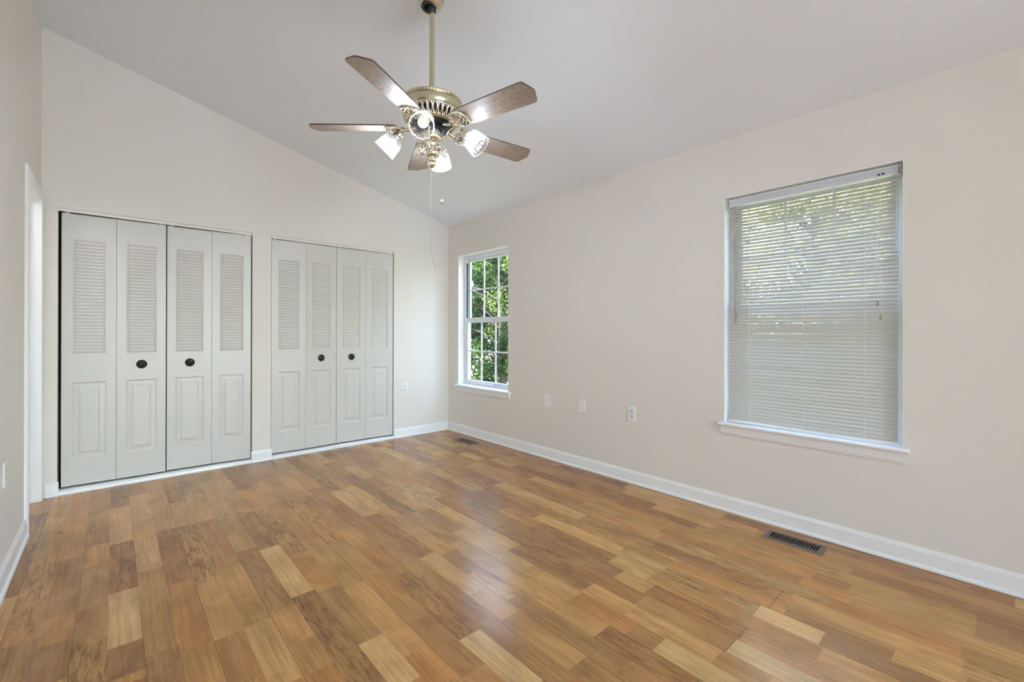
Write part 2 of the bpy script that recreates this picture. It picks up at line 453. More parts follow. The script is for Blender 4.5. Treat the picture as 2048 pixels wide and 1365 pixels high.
# strip column -> (y from, y to, tone, figured grain) of the boards
FLOOR_OVERRIDE = {
    -3: [(-2.020, -1.195, 0.62, 0.70), (-1.195, -0.767, 0.45, 0.00), (-0.767, 0.019, 0.80, 0.50)],
    -2: [(-2.111, -1.896, 0.52, 0.10), (-1.896, -1.277, 0.42, 0.00), (-1.277, -0.619, 0.58, 0.00), (-0.619, -0.067, 0.55, 0.00)],
    -1: [(-2.188, -1.898, 0.50, 0.30), (-1.898, -1.461, 0.45, 0.00), (-1.461, -1.166, 0.62, 0.00), (-1.166, -0.698, 0.50, 0.30), (-0.698, 0.007, 0.50, 0.00)],
    0: [(-2.540, -2.492, 0.55, 0.00), (-2.288, -1.831, 0.88, 0.00), (-1.831, -1.225, 0.35, 0.80), (-1.225, -0.563, 0.85, 0.00), (-0.563, 0.045, 0.35, 0.70)],
    1: [(-2.625, -2.423, 0.35, 0.30), (-2.423, -1.683, 0.55, 0.00), (-1.683, -1.220, 0.85, 0.35), (-1.220, -0.922, 0.72, 0.00), (-0.922, -0.339, 0.75, 0.00), (-0.339, -0.015, 0.40, 0.00)],
    2: [(-2.713, -2.484, 0.55, 0.00), (-2.484, -1.924, 0.48, 0.00), (-1.924, -1.187, 0.38, 0.45), (-1.187, -0.510, 0.62, 0.00), (-0.510, -0.055, 0.70, 0.00)],
    3: [(-2.795, -2.487, 0.42, 0.00), (-2.487, -1.999, 0.66, 0.00), (-1.999, -1.191, 0.62, 0.90), (-1.191, -0.701, 0.60, 0.00), (-0.701, -0.192, 0.45, 0.70)],
    4: [(-2.890, -2.479, 0.72, 0.00), (-2.479, -1.910, 0.58, 0.10), (-1.910, -1.184, 0.45, 0.00), (-1.184, -0.599, 0.62, 0.00), (-0.599, -0.016, 0.40, 0.00)],
    5: [(-2.983, -2.894, 0.50, 0.00), (-2.894, -2.700, 0.52, 0.00), (-2.700, -2.441, 0.60, 0.00), (-2.441, -2.113, 0.40, 0.40), (-2.113, -1.771, 0.42, 0.30), (-1.771, -1.188, 0.60, 0.00), (-1.188, -0.855, 0.70, 0.00), (-0.855, -0.325, 0.72, 0.00), (-0.325, -0.057, 0.40, 0.00)],
    6: [(-3.074, -2.391, 0.35, 0.75), (-2.391, -1.819, 0.92, 0.00), (-1.819, -1.204, 0.38, 0.50), (-1.204, -0.916, 0.60, 0.00), (-0.916, -0.491, 0.65, 0.00), (-0.491, -0.075, 0.68, 0.00)],
    7: [(-3.153, -2.868, 0.90, 0.00), (-2.868, -2.424, 0.42, 0.00), (-2.424, -1.991, 0.58, 0.00), (-1.991, -1.206, 0.55, 0.80), (-1.206, -0.718, 0.58, 0.00), (-0.718, -0.102, 0.42, 0.80)],
    8: [(-3.235, -3.037, 0.60, 0.00), (-3.037, -2.473, 0.72, 0.00), (-2.473, -1.882, 0.62, 0.10), (-1.882, -1.141, 0.50, 0.00), (-1.141, -0.617, 0.68, 0.00), (-0.617, -0.073, 0.42, 0.00)],
    9: [(-3.253, -2.883, 0.42, 0.00), (-2.883, -2.683, 0.55, 0.00), (-2.683, -2.449, 0.55, 0.00), (-2.449, -1.998, 0.55, 0.00), (-1.998, -1.193, 0.65, 0.85), (-1.193, -0.736, 0.50, 0.10), (-0.736, -0.204, 0.48, 0.60)],
    10: [(-3.440, -3.096, 0.90, 0.00), (-3.096, -2.530, 0.42, 0.75), (-2.101, -1.874, 0.70, 0.00), (-1.874, -1.143, 0.45, 0.00), (-1.143, -0.614, 0.62, 0.00), (-0.614, -0.257, 0.45, 0.00)],
    11: [(-3.500, -3.067, 0.40, 0.20), (-3.067, -2.615, 0.42, 0.25), (-1.788, -1.038, 0.42, 0.20), (-1.038, -0.595, 0.55, 0.00)],
    12: [(-3.467, -3.112, 0.60, 0.00), (-3.112, -2.886, 0.68, 0.00), (-2.886, -2.620, 0.74, 0.00), (-2.620, -2.458, 0.82, 0.00), (-2.458, -1.778, 0.40, 0.75), (-1.778, -1.196, 0.78, 0.00), (-1.196, -0.603, 0.42, 0.60)],
    13: [(-3.697, -3.581, 0.45, 0.00), (-3.581, -3.027, 0.38, 0.00), (-2.744, -2.500, 0.38, 0.00), (-2.500, -1.718, 0.60, 0.00), (-1.718, -1.189, 0.85, 0.00), (-1.189, -0.779, 0.50, 0.00)],
    14: [(-3.773, -3.421, 0.33, 0.60), (-3.421, -3.068, 0.66, 0.00), (-2.433, -1.923, 0.50, 0.00), (-1.923, -1.177, 0.38, 0.60)],
    15: [(-3.877, -3.607, 0.86, 0.00), (-3.607, -3.489, 0.38, 0.00), (-3.489, -3.203, 0.50, 0.20), (-3.203, -2.899, 0.75, 0.00), (-2.899, -2.328, 0.74, 0.00), (-2.328, -1.934, 0.38, 0.00), (-1.934, -1.359, 0.60, 0.00), (-1.359, -1.074, 0.42, 0.50), (-1.074, -0.672, 0.78, 0.00), (-0.672, -0.268, 0.42, 0.00)],
    16: [(-3.943, -3.778, 0.50, 0.00), (-3.778, -3.422, 0.75, 0.00), (-3.422, -3.197, 0.75, 0.00), (-2.694, -1.980, 0.76, 0.00)],
    17: [(-4.069, -3.788, 0.92, 0.00), (-3.788, -3.408, 0.50, 0.00), (-3.408, -3.043, 0.35, 0.00), (-2.144, -1.802, 0.40, 0.00), (-1.243, -0.871, 0.60, 0.00)],
    18: [(-4.050, -3.796, 0.50, 0.00), (-3.796, -3.392, 0.38, 0.60), (-3.392, -3.226, 0.68, 0.00)],
    19: [(-3.786, -3.336, 0.55, 0.00), (-3.120, -2.580, 0.38, 0.50)],
    20: [(-4.002, -3.773, 0.97, 0.00), (-3.773, -3.351, 0.60, 0.75), (-3.094, -2.489, 0.82, 0.00), (-2.489, -2.175, 0.40, 0.40)],
    21: [(-4.382, -4.198, 0.72, 0.00), (-4.198, -3.854, 0.42, 0.00), (-3.854, -3.346, 0.60, 0.00), (-3.346, -2.489, 0.62, 0.75)],
    22: [(-4.369, -3.836, 0.74, 0.00), (-3.836, -3.527, 0.50, 0.70), (-3.185, -2.690, 0.45, 0.00), (-2.405, -1.864, 0.80, 0.00)],
    23: [(-4.358, -3.940, 0.50, 0.00), (-3.940, -3.152, 0.70, 0.60), (-2.673, -1.902, 0.50, 0.60)],
    24: [(-4.019, -3.825, 0.55, 0.00), (-3.825, -3.112, 0.42, 0.00), (-2.543, -1.819, 0.42, 0.00)],
    25: [(-4.512, -4.388, 0.38, 0.00), (-3.995, -3.852, 0.42, 0.00), (-3.852, -3.476, 0.52, 0.00), (-2.348, -1.933, 0.74, 0.00)],
    26: [(-4.388, -3.927, 0.60, 0.10), (-3.927, -3.227, 0.68, 0.60), (-2.709, -2.280, 0.50, 0.50)],
    28: [(-4.518, -3.874, 0.55, 0.00), (-2.996, -2.590, 0.76, 0.00), (-2.590, -2.004, 0.42, 0.00)],
    29: [(-4.519, -4.493, 0.88, 0.00)],
}
JOINTS = ((-1, 2, -2.474), (17, 19, -3.787), (21, 23, -3.799), (4, 6, -2.461))
def build_floor():
    rng = random.Random(7)
    bm = bmesh.new()
    lt, lb, ls = (bm.faces.layers.float.new(n) for n in ('tone', 'burl', 'seed'))
    def face(x0, x1, y0, y1, t, b, s):
        f = quad(bm, (x0, y0, 0), (x1, y0, 0), (x1, y1, 0), (x0, y1, 0)); f[lt] = t; f[lb] = b; f[ls] = s
    y_lo, y_hi = YF - 0.1, 0.12
    k0 = math.floor((XL - 0.14 - X_STRIP) / W_STRIP); k1 = math.ceil((0.16 - X_STRIP) / W_STRIP)
    G = 0.0011
    for k in range(k0, k1):
        x0, x1 = X_STRIP + k * W_STRIP, X_STRIP + (k + 1) * W_STRIP
        x0, x1 = max(x0, XL - 0.14), min(x1, 0.16)
        seam = (k % 2 == 1)                      # board edge on this strip's left side
        xs = x0 + (G if seam else 0)
        if seam: face(x0, xs, y_lo, y_hi, -1, 0, 0)
        segs = sorted(FLOOR_OVERRIDE.get(k, []))
        out, y = [], y_lo
        def fill(a, b):
            y = a
            while y < b - 1e-4:
                ln = rng.choice((0.32, 0.42, 0.55, 0.62, 0.62, 0.72)) * rng.uniform(0.9, 1.1)
                e = b if (b - (y + ln)) < 0.2 else y + ln
                t = rng.choice((0.30, 0.38, 0.45, 0.5, 0.55, 0.6, 0.66, 0.78, 0.25))
                out.append((y, e, t, rng.choice((0, 0, 0, 0.15, 0.3, 0.8))))
                y = e
        for (a, b, t, bu) in segs:
            if a > y: fill(y, a)
            out.append((max(a, y), b, t, bu)); y = max(y, b)
        fill(y, y_hi)
        for (a, b, t, bu) in out:
            if b > a: face(xs, x1, a, b, t, bu, rng.random())
    for (ka, kb, yj) in JOINTS:                      # butt joints between boards
        f = quad(bm, *[(X_STRIP + kk * W_STRIP, yy, 0.00025) for kk, yy in ((ka, yj), (kb, yj), (kb, yj + 0.0014), (ka, yj + 0.0014))])
        f[lt] = -1
    return tag(obj('floor', bm, M_floor), 'brown wood laminate floor of short mixed strips', 'floor', kind='structure')
build_floor()

# ------------------------------------------------------------------ walls, ceiling
CL = ((-3.279, -2.068), (-1.917, -0.708))      # closet openings in x
CZ1 = 2.0388                                    # closet opening height
WIN = ((-1.0812, -0.2089), (-4.1147, -3.2310), (-7.35, -6.47), (-8.75, -7.87))  # window openings in y, the last two added for daylight
WZ = ((0.5593, 2.0432), (0.5760, 2.0392), (0.56, 2.04), (0.56, 2.04))
DOORWAY = (-0.705, -0.068, 2.055)
TOP = 99.0

bm = bmesh.new()
holes = [(a, b, -1, CZ1) for a, b in CL]
slab(bm, [XL - 0.12, CL[0][0], CL[0][1], CL[1][0], CL[1][1], 0.16], [0, CZ1, TOP], holes,
     lambda u, v, d: (u, d, ceil_z(u) if v == TOP else v), 0.11)
tag(obj('wall_back', bm, M_wall), 'beige closet wall under the sloped ceiling', 'wall', kind='structure')

g = 0.004
bm = bmesh.new()
holes = [(w[0] - g, w[1] + g, z[0] - 0.02, z[1] + g) for w, z in zip(WIN, WZ)]
us = [YF - 0.12, 0.0] + [q for h in holes for q in h[:2]]
vv = sorted(set([0, H0] + [q for h in holes for q in h[2:]]))
slab(bm, us, vv, holes, lambda u, v, d: (d, u, v), 0.16)
tag(obj('wall_right', bm, M_wall), 'beige wall with the two windows', 'wall', kind='structure')

bm = bmesh.new()
slab(bm, [YF - 0.12, DOORWAY[0], DOORWAY[1], 0.0], [0, DOORWAY[2], ceil_z(XL)], [(DOORWAY[0], DOORWAY[1], -1, DOORWAY[2])],
     lambda u, v, d: (XL - d, u, v), 0.12)
tag(obj('wall_left', bm, M_wall), 'beige left wall with a doorway next to the closets', 'wall', kind='structure')

bm = bmesh.new()
FW = (-3.20, -0.55, 0.06, 2.36)                  # unseen window added behind the viewer as a source of fill daylight
slab(bm, [XL, FW[0], FW[1], 0.0], [0, FW[2], FW[3], TOP], [FW], lambda u, v, d: (u, YF - d, ceil_z(u) if v == TOP else v), 0.12)
tag(obj('wall_front', bm, M_wall), 'beige wall behind the viewer', 'wall', kind='structure')

bm = bmesh.new()                                  # unseen wall block, added to keep rear daylight off the window wall
slab(bm, [-6.05, -5.60], [0, H0], [], lambda u, v, d: (-0.45 + d, u, v + (ceil_z(-0.45 + d) - H0 if v == H0 else 0)), 0.44)
tag(obj('wall_light_block', bm, M_wall), 'added beige wall block behind the viewer, shading the window wall', 'wall', kind='structure')
bm = bmesh.new()
a, b = XL - 0.12, 0.16
for (x0, x1) in ((a, b),):
    v = [(x, y, ceil_z(x) + t) for t in (0, 0.12) for y in (YF - 0.12, 0.11) for x in (x0, x1)]
    vv = [bm.verts.new(p) for p in v]
    for f in ((0, 2, 3, 1), (4, 5, 7, 6), (0, 1, 5, 4), (2, 6, 7, 3), (0, 4, 6, 2), (1, 3, 7, 5)): bm.faces.new([vv[i] for i in f])
tag(obj('ceiling', bm, M_ceil), 'white sloped ceiling rising away from the windows', 'ceiling', kind='structure')

# dark closets behind the bifold doors
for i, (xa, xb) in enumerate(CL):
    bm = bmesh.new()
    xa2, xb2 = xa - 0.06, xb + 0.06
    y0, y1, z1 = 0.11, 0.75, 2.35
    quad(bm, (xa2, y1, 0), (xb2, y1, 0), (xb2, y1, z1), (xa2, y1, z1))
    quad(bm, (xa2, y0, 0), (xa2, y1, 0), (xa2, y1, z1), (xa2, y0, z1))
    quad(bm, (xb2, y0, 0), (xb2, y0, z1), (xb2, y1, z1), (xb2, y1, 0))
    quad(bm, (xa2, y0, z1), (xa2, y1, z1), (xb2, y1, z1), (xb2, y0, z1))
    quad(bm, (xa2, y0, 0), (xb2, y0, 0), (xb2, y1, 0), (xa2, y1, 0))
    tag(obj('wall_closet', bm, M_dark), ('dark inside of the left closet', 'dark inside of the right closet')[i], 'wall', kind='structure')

# room beyond the doorway
bm = bmesh.new()
hx0, hx1, hy0, hy1, hz = -4.9, XL - 0.12, -1.5, 0.0, 2.44
quad(bm, (hx0, hy0, 0), (hx0, hy1, 0), (hx0, hy1, hz), (hx0, hy0, hz))
quad(bm, (hx0, hy1, 0), (hx1, hy1, 0), (hx1, hy1, hz), (hx0, hy1, hz))
quad(bm, (hx0, hy0, 0), (hx0, hy0, hz), (hx1, hy0, hz), (hx1, hy0, 0))
quad(bm, (hx0, hy0, hz), (hx0, hy1, hz), (hx1, hy1, hz), (hx1, hy0, hz))
tag(obj('wall_hall', bm, M_ceil), 'white walls of the room beyond the doorway', 'wall', kind='structure')
bm = bmesh.new()
quad(bm, (hx0, hy0, 0), (hx1 - 0.02, hy0, 0), (hx1 - 0.02, hy1, 0), (hx0, hy1, 0))
tag(obj('floor_hall', bm, simple('hall_tile', (0.62, 0.58, 0.52, 1), 0.4)), 'pale floor of the room beyond the doorway', 'floor', kind='structure')
hl = bpy.data.lights.new('hall_lamp', 'POINT'); hl.energy = HALL; hl.shadow_soft_size = 0.12; hl.color = (1, 0.98, 0.95)
ho = bpy.data.objects.new('hall_lamp', hl); COL.objects.link(ho); ho.location = (-3.95, -0.36, 2.2)

# ------------------------------------------------------------------ baseboards, door trim
BB = [(0, 0), (0.013, 0), (0.013, 0.068), (0.0115, 0.076), (0.0115, 0.080), (0.008, 0.086), (0.007, 0.092), (0.004, 0.0965), (0.003, 0.0995), (0, 0.0995)]
SHOE = [(0.012, 0.0015), (0.024, 0.0015), (0.024, 0.006), (0.0225, 0.012), (0.019, 0.017), (0.014, 0.020), (0.012, 0.0205)]
def baseboard(name, p0, p1, nrm, label, ret=None):
    bm = bmesh.new(); sweep(bm, BB, p0, p1, nrm)
    o = tag(obj(name, bm, M_trim, smooth=30), label, 'baseboard', kind='structure')
    bm = bmesh.new(); sweep(bm, SHOE, p0, p1, nrm)
    obj('shoe_moulding', bm, M_trim, o, smooth=40)
    return o
baseboard('baseboard_right', (0, -5.60, 0), (0, 0, 0), (-1, 0, 0), 'long white baseboard under the windows')
baseboard('baseboard_left', (XL, YF, 0), (XL, DOORWAY[0] - 0.062, 0), (1, 0, 0), 'white baseboard on the left wall up to the doorway')
baseboard('baseboard_front', (XL + 0.03, YF, 0), (-0.48, YF, 0), (0, 1, 0), 'white baseboard behind the viewer')
baseboard('baseboard_back', (CL[1][1], 0, 0), (-0.013, 0, 0), (0, -1, 0), 'short white baseboard between right closet and room corner')
baseboard('baseboard_back', (CL[0][1] - 0.006, 0, 0), (CL[1][0] + 0.006, 0, 0), (0, -1, 0), 'white baseboard at the foot of the pier between the closets')
baseboard('baseboard_back', (XL + 0.022, 0, 0), (CL[0][0] + 0.008, 0, 0), (0, -1, 0), 'white baseboard stub between doorway and left closet')

# threshold boards and head tracks of the closets
for i, (xa, xb) in enumerate(CL):
    side = ('left', 'right')[i]
    bm = bmesh.new()
    sweep(bm, [(-0.09, 0.0005), (0.012, 0.0005), (0.012, 0.018), (0.008, 0.026), (0.0, 0.030), (-0.09, 0.030)], (xa + 0.001, 0, 0), (xb - 0.001, 0, 0), (0, -1, 0))
    tag(obj('trim_%d' % (i + 1), bm, M_trim, smooth=50), 'white threshold board under the %s closet doors' % side, 'threshold', kind='structure')
    bm = bmesh.new()
    box(bm, xa + 0.001, xb - 0.001, 0.006, 0.014, 2.0155, CZ1 - 0.001)
    box(bm, xa + 0.001, xb - 0.001, 0.012, 0.075, 2.026, CZ1 - 0.001)
    o = tag(obj('trim_%d' % (i + 3), bm, simple('track_paint', (0.80, 0.77, 0.70, 1), 0.4), bevel=0.001), 'pale head track above the %s closet doors' % side, 'door track', kind='structure')

# doorway casing and jamb
d0, d1, dz = DOORWAY
CAS = [(0, 0), (0.010, 0.0), (0.016, 0.012), (0.018, 0.022), (0.018, 0.040), (0.014, 0.050), (0.009, 0.057), (0, 0.057)]  # (proud, across)
root = thing('trim_5', 'white casing and jamb around the doorway beside the left closet', 'door casing', (XL, (d0 + d1) / 2, 0), kind='structure')
def casing_leg(bm, y_in, sgn):
    pts = [(XL + p, y_in + sgn * a) for p, a in CAS]
    lo = [bm.verts.new((x, y, 0.0)) for x, y in pts]
    hi = [bm.verts.new((x, y, dz + abs(y - y_in))) for x, y in pts]
    k = len(pts)
    for i in range(k): bm.faces.new((lo[i], lo[(i + 1) % k], hi[(i + 1) % k], hi[i]))
    bm.faces.new(lo); bm.faces.new(hi)
bm = bmesh.new(); casing_leg(bm, d0 + 0.004, -1); obj('casing_leg', bm, M_trim, root, smooth=30)
bm = bmesh.new(); casing_leg(bm, d1 - 0.004, 1); obj('casing_leg', bm, M_trim, root, smooth=30)
bm = bmesh.new()
A = [bm.verts.new((XL + p, d0 + 0.004 - a, dz + a)) for p, a in CAS]
B = [bm.verts.new((XL + p, d1 - 0.004 + a, dz + a)) for p, a in CAS]
for i in range(len(CAS)): bm.faces.new((A[i], A[(i + 1) % len(CAS)], B[(i + 1) % len(CAS)], B[i]))
bm.faces.new(A); bm.faces.new(B[::-1])
obj('casing_head', bm, M_trim, root, smooth=30)
bm = bmesh.new()
box(bm, XL - 0.122, XL + 0.0, d0 - 0.012, d0 + 0.004, 0, dz + 0.012)
box(bm, XL - 0.122, XL + 0.0, d1 - 0.004, d1 + 0.012, 0, dz + 0.012)
box(bm, XL - 0.122, XL + 0.0, d0 - 0.012, d1 + 0.012, dz - 0.004, dz + 0.012)
box(bm, XL - 0.085, XL - 0.050, d1 - 0.015, d1 - 0.004, 0, dz - 0.004)
box(bm, XL - 0.085, XL - 0.050, d0 + 0.004, d0 + 0.015, 0, dz - 0.004)
obj('jamb', bm, M_trim, root)

# ------------------------------------------------------------------ bifold closet doors
Z_B, Z_T = 0.046, 2.0115
LEAF_T = 0.030
def leaf_mesh(bm, w):
    """Front at y = 0 (towards the room), back at y = LEAF_T; u from 0 to w."""
    s = 0.055
    lz0, lz1, pz0, pz1 = 0.994, 1.832, 0.238, 0.790
    us = [0, s, w - s, w]; zs = [Z_B, pz0, pz1, lz0, lz1, Z_T]
    for i in range(3):
        for j in range(5):
            if i == 1 and j in (1, 3): continue
            quad(bm, (us[i], 0, zs[j]), (us[i + 1], 0, zs[j]), (us[i + 1], 0, zs[j + 1]), (us[i], 0, zs[j + 1]))
    T = LEAF_T
    quad(bm, (0, T, Z_B), (0, T, Z_T), (w, T, Z_T), (w, T, Z_B))
    for (a, b) in (((0, Z_B), (0, Z_T)), ((0, Z_T), (w, Z_T)), ((w, Z_T), (w, Z_B)), ((w, Z_B), (0, Z_B))):
        quad(bm, (a[0], 0, a[1]), (b[0], 0, b[1]), (b[0], T, b[1]), (a[0], T, a[1]))
    def loops(u0, u1, z0, z1, seq, close=True):
        prev = None
        for ins, dep in seq:
            L = [(u0 + ins, dep, z0 + ins), (u1 - ins, dep, z0 + ins), (u1 - ins, dep, z1 - ins), (u0 + ins, dep, z1 - ins)]
            if prev:
                for i in range(4): quad(bm, prev[i], prev[(i + 1) % 4], L[(i + 1) % 4], L[i])
            prev = L
        if close: quad(bm, *prev)
    loops(s, w - s, pz0, pz1, [(0, 0), (0.004, 0.004), (0.012, 0.0075), (0.036, 0.0060), (0.045, 0.0010)])
    loops(s, w - s, lz0, lz1, [(0, 0), (0.004, 0.0015), (0.014, 0.0085)], close=False)
    a, b, z0, z1 = s + 0.014, w - s - 0.014, lz0 + 0.014, lz1 - 0.014
    n = 33; p = (z1 - z0) / n
    for i in range(n):
        lo, hi = z0 + i * p, z0 + (i + 1) * p
        quad(bm, (a, 0.0010, lo + 0.0030), (b, 0.0010, lo + 0.0030), (b, 0.0085, hi), (a, 0.0085, hi))
        quad(bm, (a, 0.0085, lo), (b, 0.0085, lo), (b, 0.0010, lo + 0.0030), (a, 0.0010, lo + 0.0030))
        for u in (a, b):
            bm.faces.new([bm.verts.new(q) for q in ((u, 0.0085, lo), (u, 0.0010, lo + 0.0030), (u, 0.0085, hi))])

def knob_mesh():
    bm = bmesh.new()
    M = Matrix.Rotation(rad(90), 4, 'X')      # lathe axis -> -y
    prof = [(0, 0), (0.0325, 0), (0.0335, 0.002), (0.032, 0.0045), (0.0275, 0.006), (0.0265, 0.0045), (0.0245, 0.0065), (0.019, 0.0075),
            (0.011, 0.009), (0.0095, 0.016), (0.012, 0.020), (0.0165, 0.0225), (0.0178, 0.026), (0.0165, 0.0295), (0.012, 0.032), (0.0115, 0.0312), (0.006, 0.0335), (0, 0.034)]
    lathe(bm, prof, 28, M)
    return bm

pairs = [  # (x, y of the front corner) hinge side, fold, free side
    ((-3.2625, 0.042), (-2.9665, 0.030), (-2.6705, 0.020), 2),
    ((-2.6645, 0.038), (-2.3640, 0.026), (-2.0765, 0.006), 1),
    ((-1.9070, 0.030), (-1.6120, 0.012), (-1.3180, 0.026), 2),
    ((-1.3155, 0.028), (-1.0150, 0.020), (-0.7165, 0.004), 1)]
dl = ['pale grey louvered bifold closet door beside the doorway, left half of the left closet',
      'pale grey louvered bifold closet door on the left side of the pier between closets',
      'pale grey louvered bifold closet door on the right side of the pier between closets',
      'pale grey louvered bifold closet door nearest the room corner and window']
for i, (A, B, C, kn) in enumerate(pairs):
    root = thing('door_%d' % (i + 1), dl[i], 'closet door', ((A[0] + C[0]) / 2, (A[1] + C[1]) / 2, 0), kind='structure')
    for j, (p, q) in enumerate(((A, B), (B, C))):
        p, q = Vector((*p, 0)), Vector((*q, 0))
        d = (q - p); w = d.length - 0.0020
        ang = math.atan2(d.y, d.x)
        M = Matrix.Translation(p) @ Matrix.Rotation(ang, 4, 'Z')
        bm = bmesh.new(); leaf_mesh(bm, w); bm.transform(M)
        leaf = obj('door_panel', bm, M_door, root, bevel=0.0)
        if j + 1 == kn:
            bm = knob_mesh()
            ku = (w - 0.148) if kn == 2 else 0.150
            bm.transform(M @ Matrix.Translation((ku, 0.0, 0.908)))
            o = obj('knob', bm, M_bronze, leaf, smooth=35)
            o['label'] = 'dark bronze round knob with ringed backplate'
    # top pivots and hinges seen in the gaps
    bm = bmesh.new()
    for q in (A, C):
        xq = q[0] + (0.03 if q is A else -0.03)
        box(bm, xq - 0.012, xq + 0.012, q[1] + 0.008, q[1] + 0.022, Z_T, 2.0235)
    obj('pivot', bm, M_plate, root)

# ------------------------------------------------------------------ windows
def window(n, label):
    y0, y1 = WIN[n]; z0, z1 = WZ[n]
    root = thing('window_%d' % (n + 1), label, 'window', (0.08, (y0 + y1) / 2, z0), kind='structure')
    # white liner of the reveal
    bm = bmesh.new()
    box(bm, 0.0, 0.078, y0 - g, y0, z0, z1)
    box(bm, 0.0, 0.078, y1, y1 + g, z0, z1)
    box(bm, 0.0, 0.078, y0 - g, y1 + g, z1, z1 + g)
    obj('reveal_lining', bm, M_trim, root)
    fx0, fx1, fw = 0.078, 0.155, 0.030
    bm = bmesh.new()
    for (a, b) in ((y0, y0 + fw), (y1 - fw, y1)):
        box(bm, fx0, fx1, a, b, z0, z1)
    box(bm, fx0, fx1, y0 + fw, y1 - fw, z1 - fw, z1)
    box(bm, fx0, fx1, y0 + fw, y1 - fw, z0, z0 + 0.012)
    for yy in (y0 + fw, y1 - fw):                               # parting stops of the jamb track
        sg = 1 if yy < (y0 + y1) / 2 else -1
        for xx in (0.078, 0.1125, 0.148):
            box(bm, xx, xx + 0.005, min(yy, yy + sg * 0.010), max(yy, yy + sg * 0.010), z0 + 0.012, z1 - fw)
    obj('frame', bm, M_vinyl, root, bevel=0.0012)
    bm = bmesh.new()
    for yy in (y0 + fw, y1 - fw):
        sg = 1 if yy < (y0 + y1) / 2 else -1
        box(bm, 0.0835, 0.1120, min(yy, yy + sg * 0.002), max(yy, yy + sg * 0.002), z0 + 0.70, z1 - fw - 0.03)
    obj('jamb_track', bm, M_seal, root)
    zm = z0 + 0.742                                            # meeting rail centre
    def sash(name, xa, xb, za, zb, st, rl_lo, rl_hi):
        a, b = y0 + fw + 0.003, y1 - fw - 0.003
        bm = bmesh.new()
        box(bm, xa, xb, a, a + st, za, zb); box(bm, xa, xb, b - st, b, za, zb)
        box(bm, xa, xb, a + st, b - st, za, za + rl_lo); box(bm, xa, xb, a + st, b - st, zb - rl_hi, zb)
        gy0, gy1, gz0, gz1 = a + st, b - st, za + rl_lo, zb - rl_hi
        s = obj(name, bm, M_vinyl, root, bevel=0.002)
        xm = (xa + xb) / 2
        bm = bmesh.new()
        for k in (1, 2):
            yy = gy0 + (gy1 - gy0) * k / 3
            box(bm, xm - 0.006, xm + 0.006, yy - 0.0085, yy + 0.0085, gz0, gz1)
        zz = (gz0 + gz1) / 2
        box(bm, xm - 0.0055, xm + 0.0055, gy0, gy1, zz - 0.0085, zz + 0.0085)
        obj('muntin', bm, M_vinyl, s)
        bm = bmesh.new(); box(bm, xm - 0.0015, xm + 0.0015, gy0, gy1, gz0, gz1)
        obj('glass', bm, M_pane, s)
        return s, b
    sash('upper_sash', 0.121, 0.146, zm - 0.028, z1 - fw - 0.002, 0.030, 0.050, 0.028)
    lo, b = sash('lower_sash', 0.085, 0.110, z0 + 0.012, zm + 0.028, 0.034, 0.044, 0.052)
    bm = bmesh.new()                                            # finger lift on the bottom rail
    yc = (y0 + y1) / 2
    box(bm, 0.074, 0.085, yc - 0.055, yc + 0.055, z0 + 0.030, z0 + 0.036)
    obj('finger_lift', bm, M_vinyl, lo, bevel=0.001)
    bm = bmesh.new()                                            # little lever latch
    tube(bm, [(0.0745, yc - 0.235, z0 + 0.030), (0.068, yc - 0.19, z0 + 0.042), (0.066, yc - 0.15, z0 + 0.043), (0.070, yc - 0.145, z0 + 0.030)], 0.003, 6)
    if n == 0: obj('latch', bm, M_screw, lo, smooth=60)
    else: bm.free()
    bm = bmesh.new()                                            # tilt balance cap at the head of the jamb
    box(bm, 0.088, 0.108, y1 - fw - 0.012, y1 - fw, z1 - fw - 0.045, z1 - fw - 0.012)
    obj('balance_cap', bm, M_plate, root, bevel=0.003)
    # stool and apron
    ya, yb = y0 - 0.047, y1 + 0.044
    if n == 1: ya, yb = y0 - 0.029, y1 + 0.031
    bm = bmesh.new()
    prof = [(0.0, -0.020), (0.026, -0.020), (0.031, -0.016), (0.033, -0.010), (0.031, -0.004), (0.026, 0.0), (0.0, 0.0)]
    sweep(bm, [(d, z0 + z) for d, z in prof], (0, ya, 0), (0, yb, 0), (-1, 0, 0))
    box(bm, 0.0, 0.080, y0 - g + 0.0005, y1 + g - 0.0005, z0 - 0.0195, z0)
    obj('sill', bm, M_trim, root, smooth=30)
    bm = bmesh.new()
    ap = [(0, -0.074), (0.010, -0.074), (0.0105, -0.066), (0.0135, -0.061), (0.0135, -0.052), (0.016, -0.046), (0.0165, -0.036), (0.019, -0.028), (0.020, -0.020), (0, -0.020)]
    sweep(bm, [(d, z0 + z) for d, z in ap], (0, ya + 0.012, 0), (0, yb - 0.012, 0), (-1, 0, 0))
    obj('apron', bm, M_trim, root, smooth=30)
    if n == 0:                                                  # screw holes where a blind bracket was
        bm = bmesh.new()
        for (xx, zz) in ((0.012, 2.018), (0.012, 1.998), (0.032, 2.012)):
            box(bm, xx - 0.003, xx + 0.003, y1 - 0.0006, y1 + 0.001, zz - 0.003, zz + 0.003)
        obj('screw_hole', bm, M_screw, root)
    return root
root = thing('window_5', 'added wide window behind the viewer, letting in fill daylight', 'window', ((FW[0] + FW[1]) / 2, YF, FW[2]), kind='structure')
bm = bmesh.new()
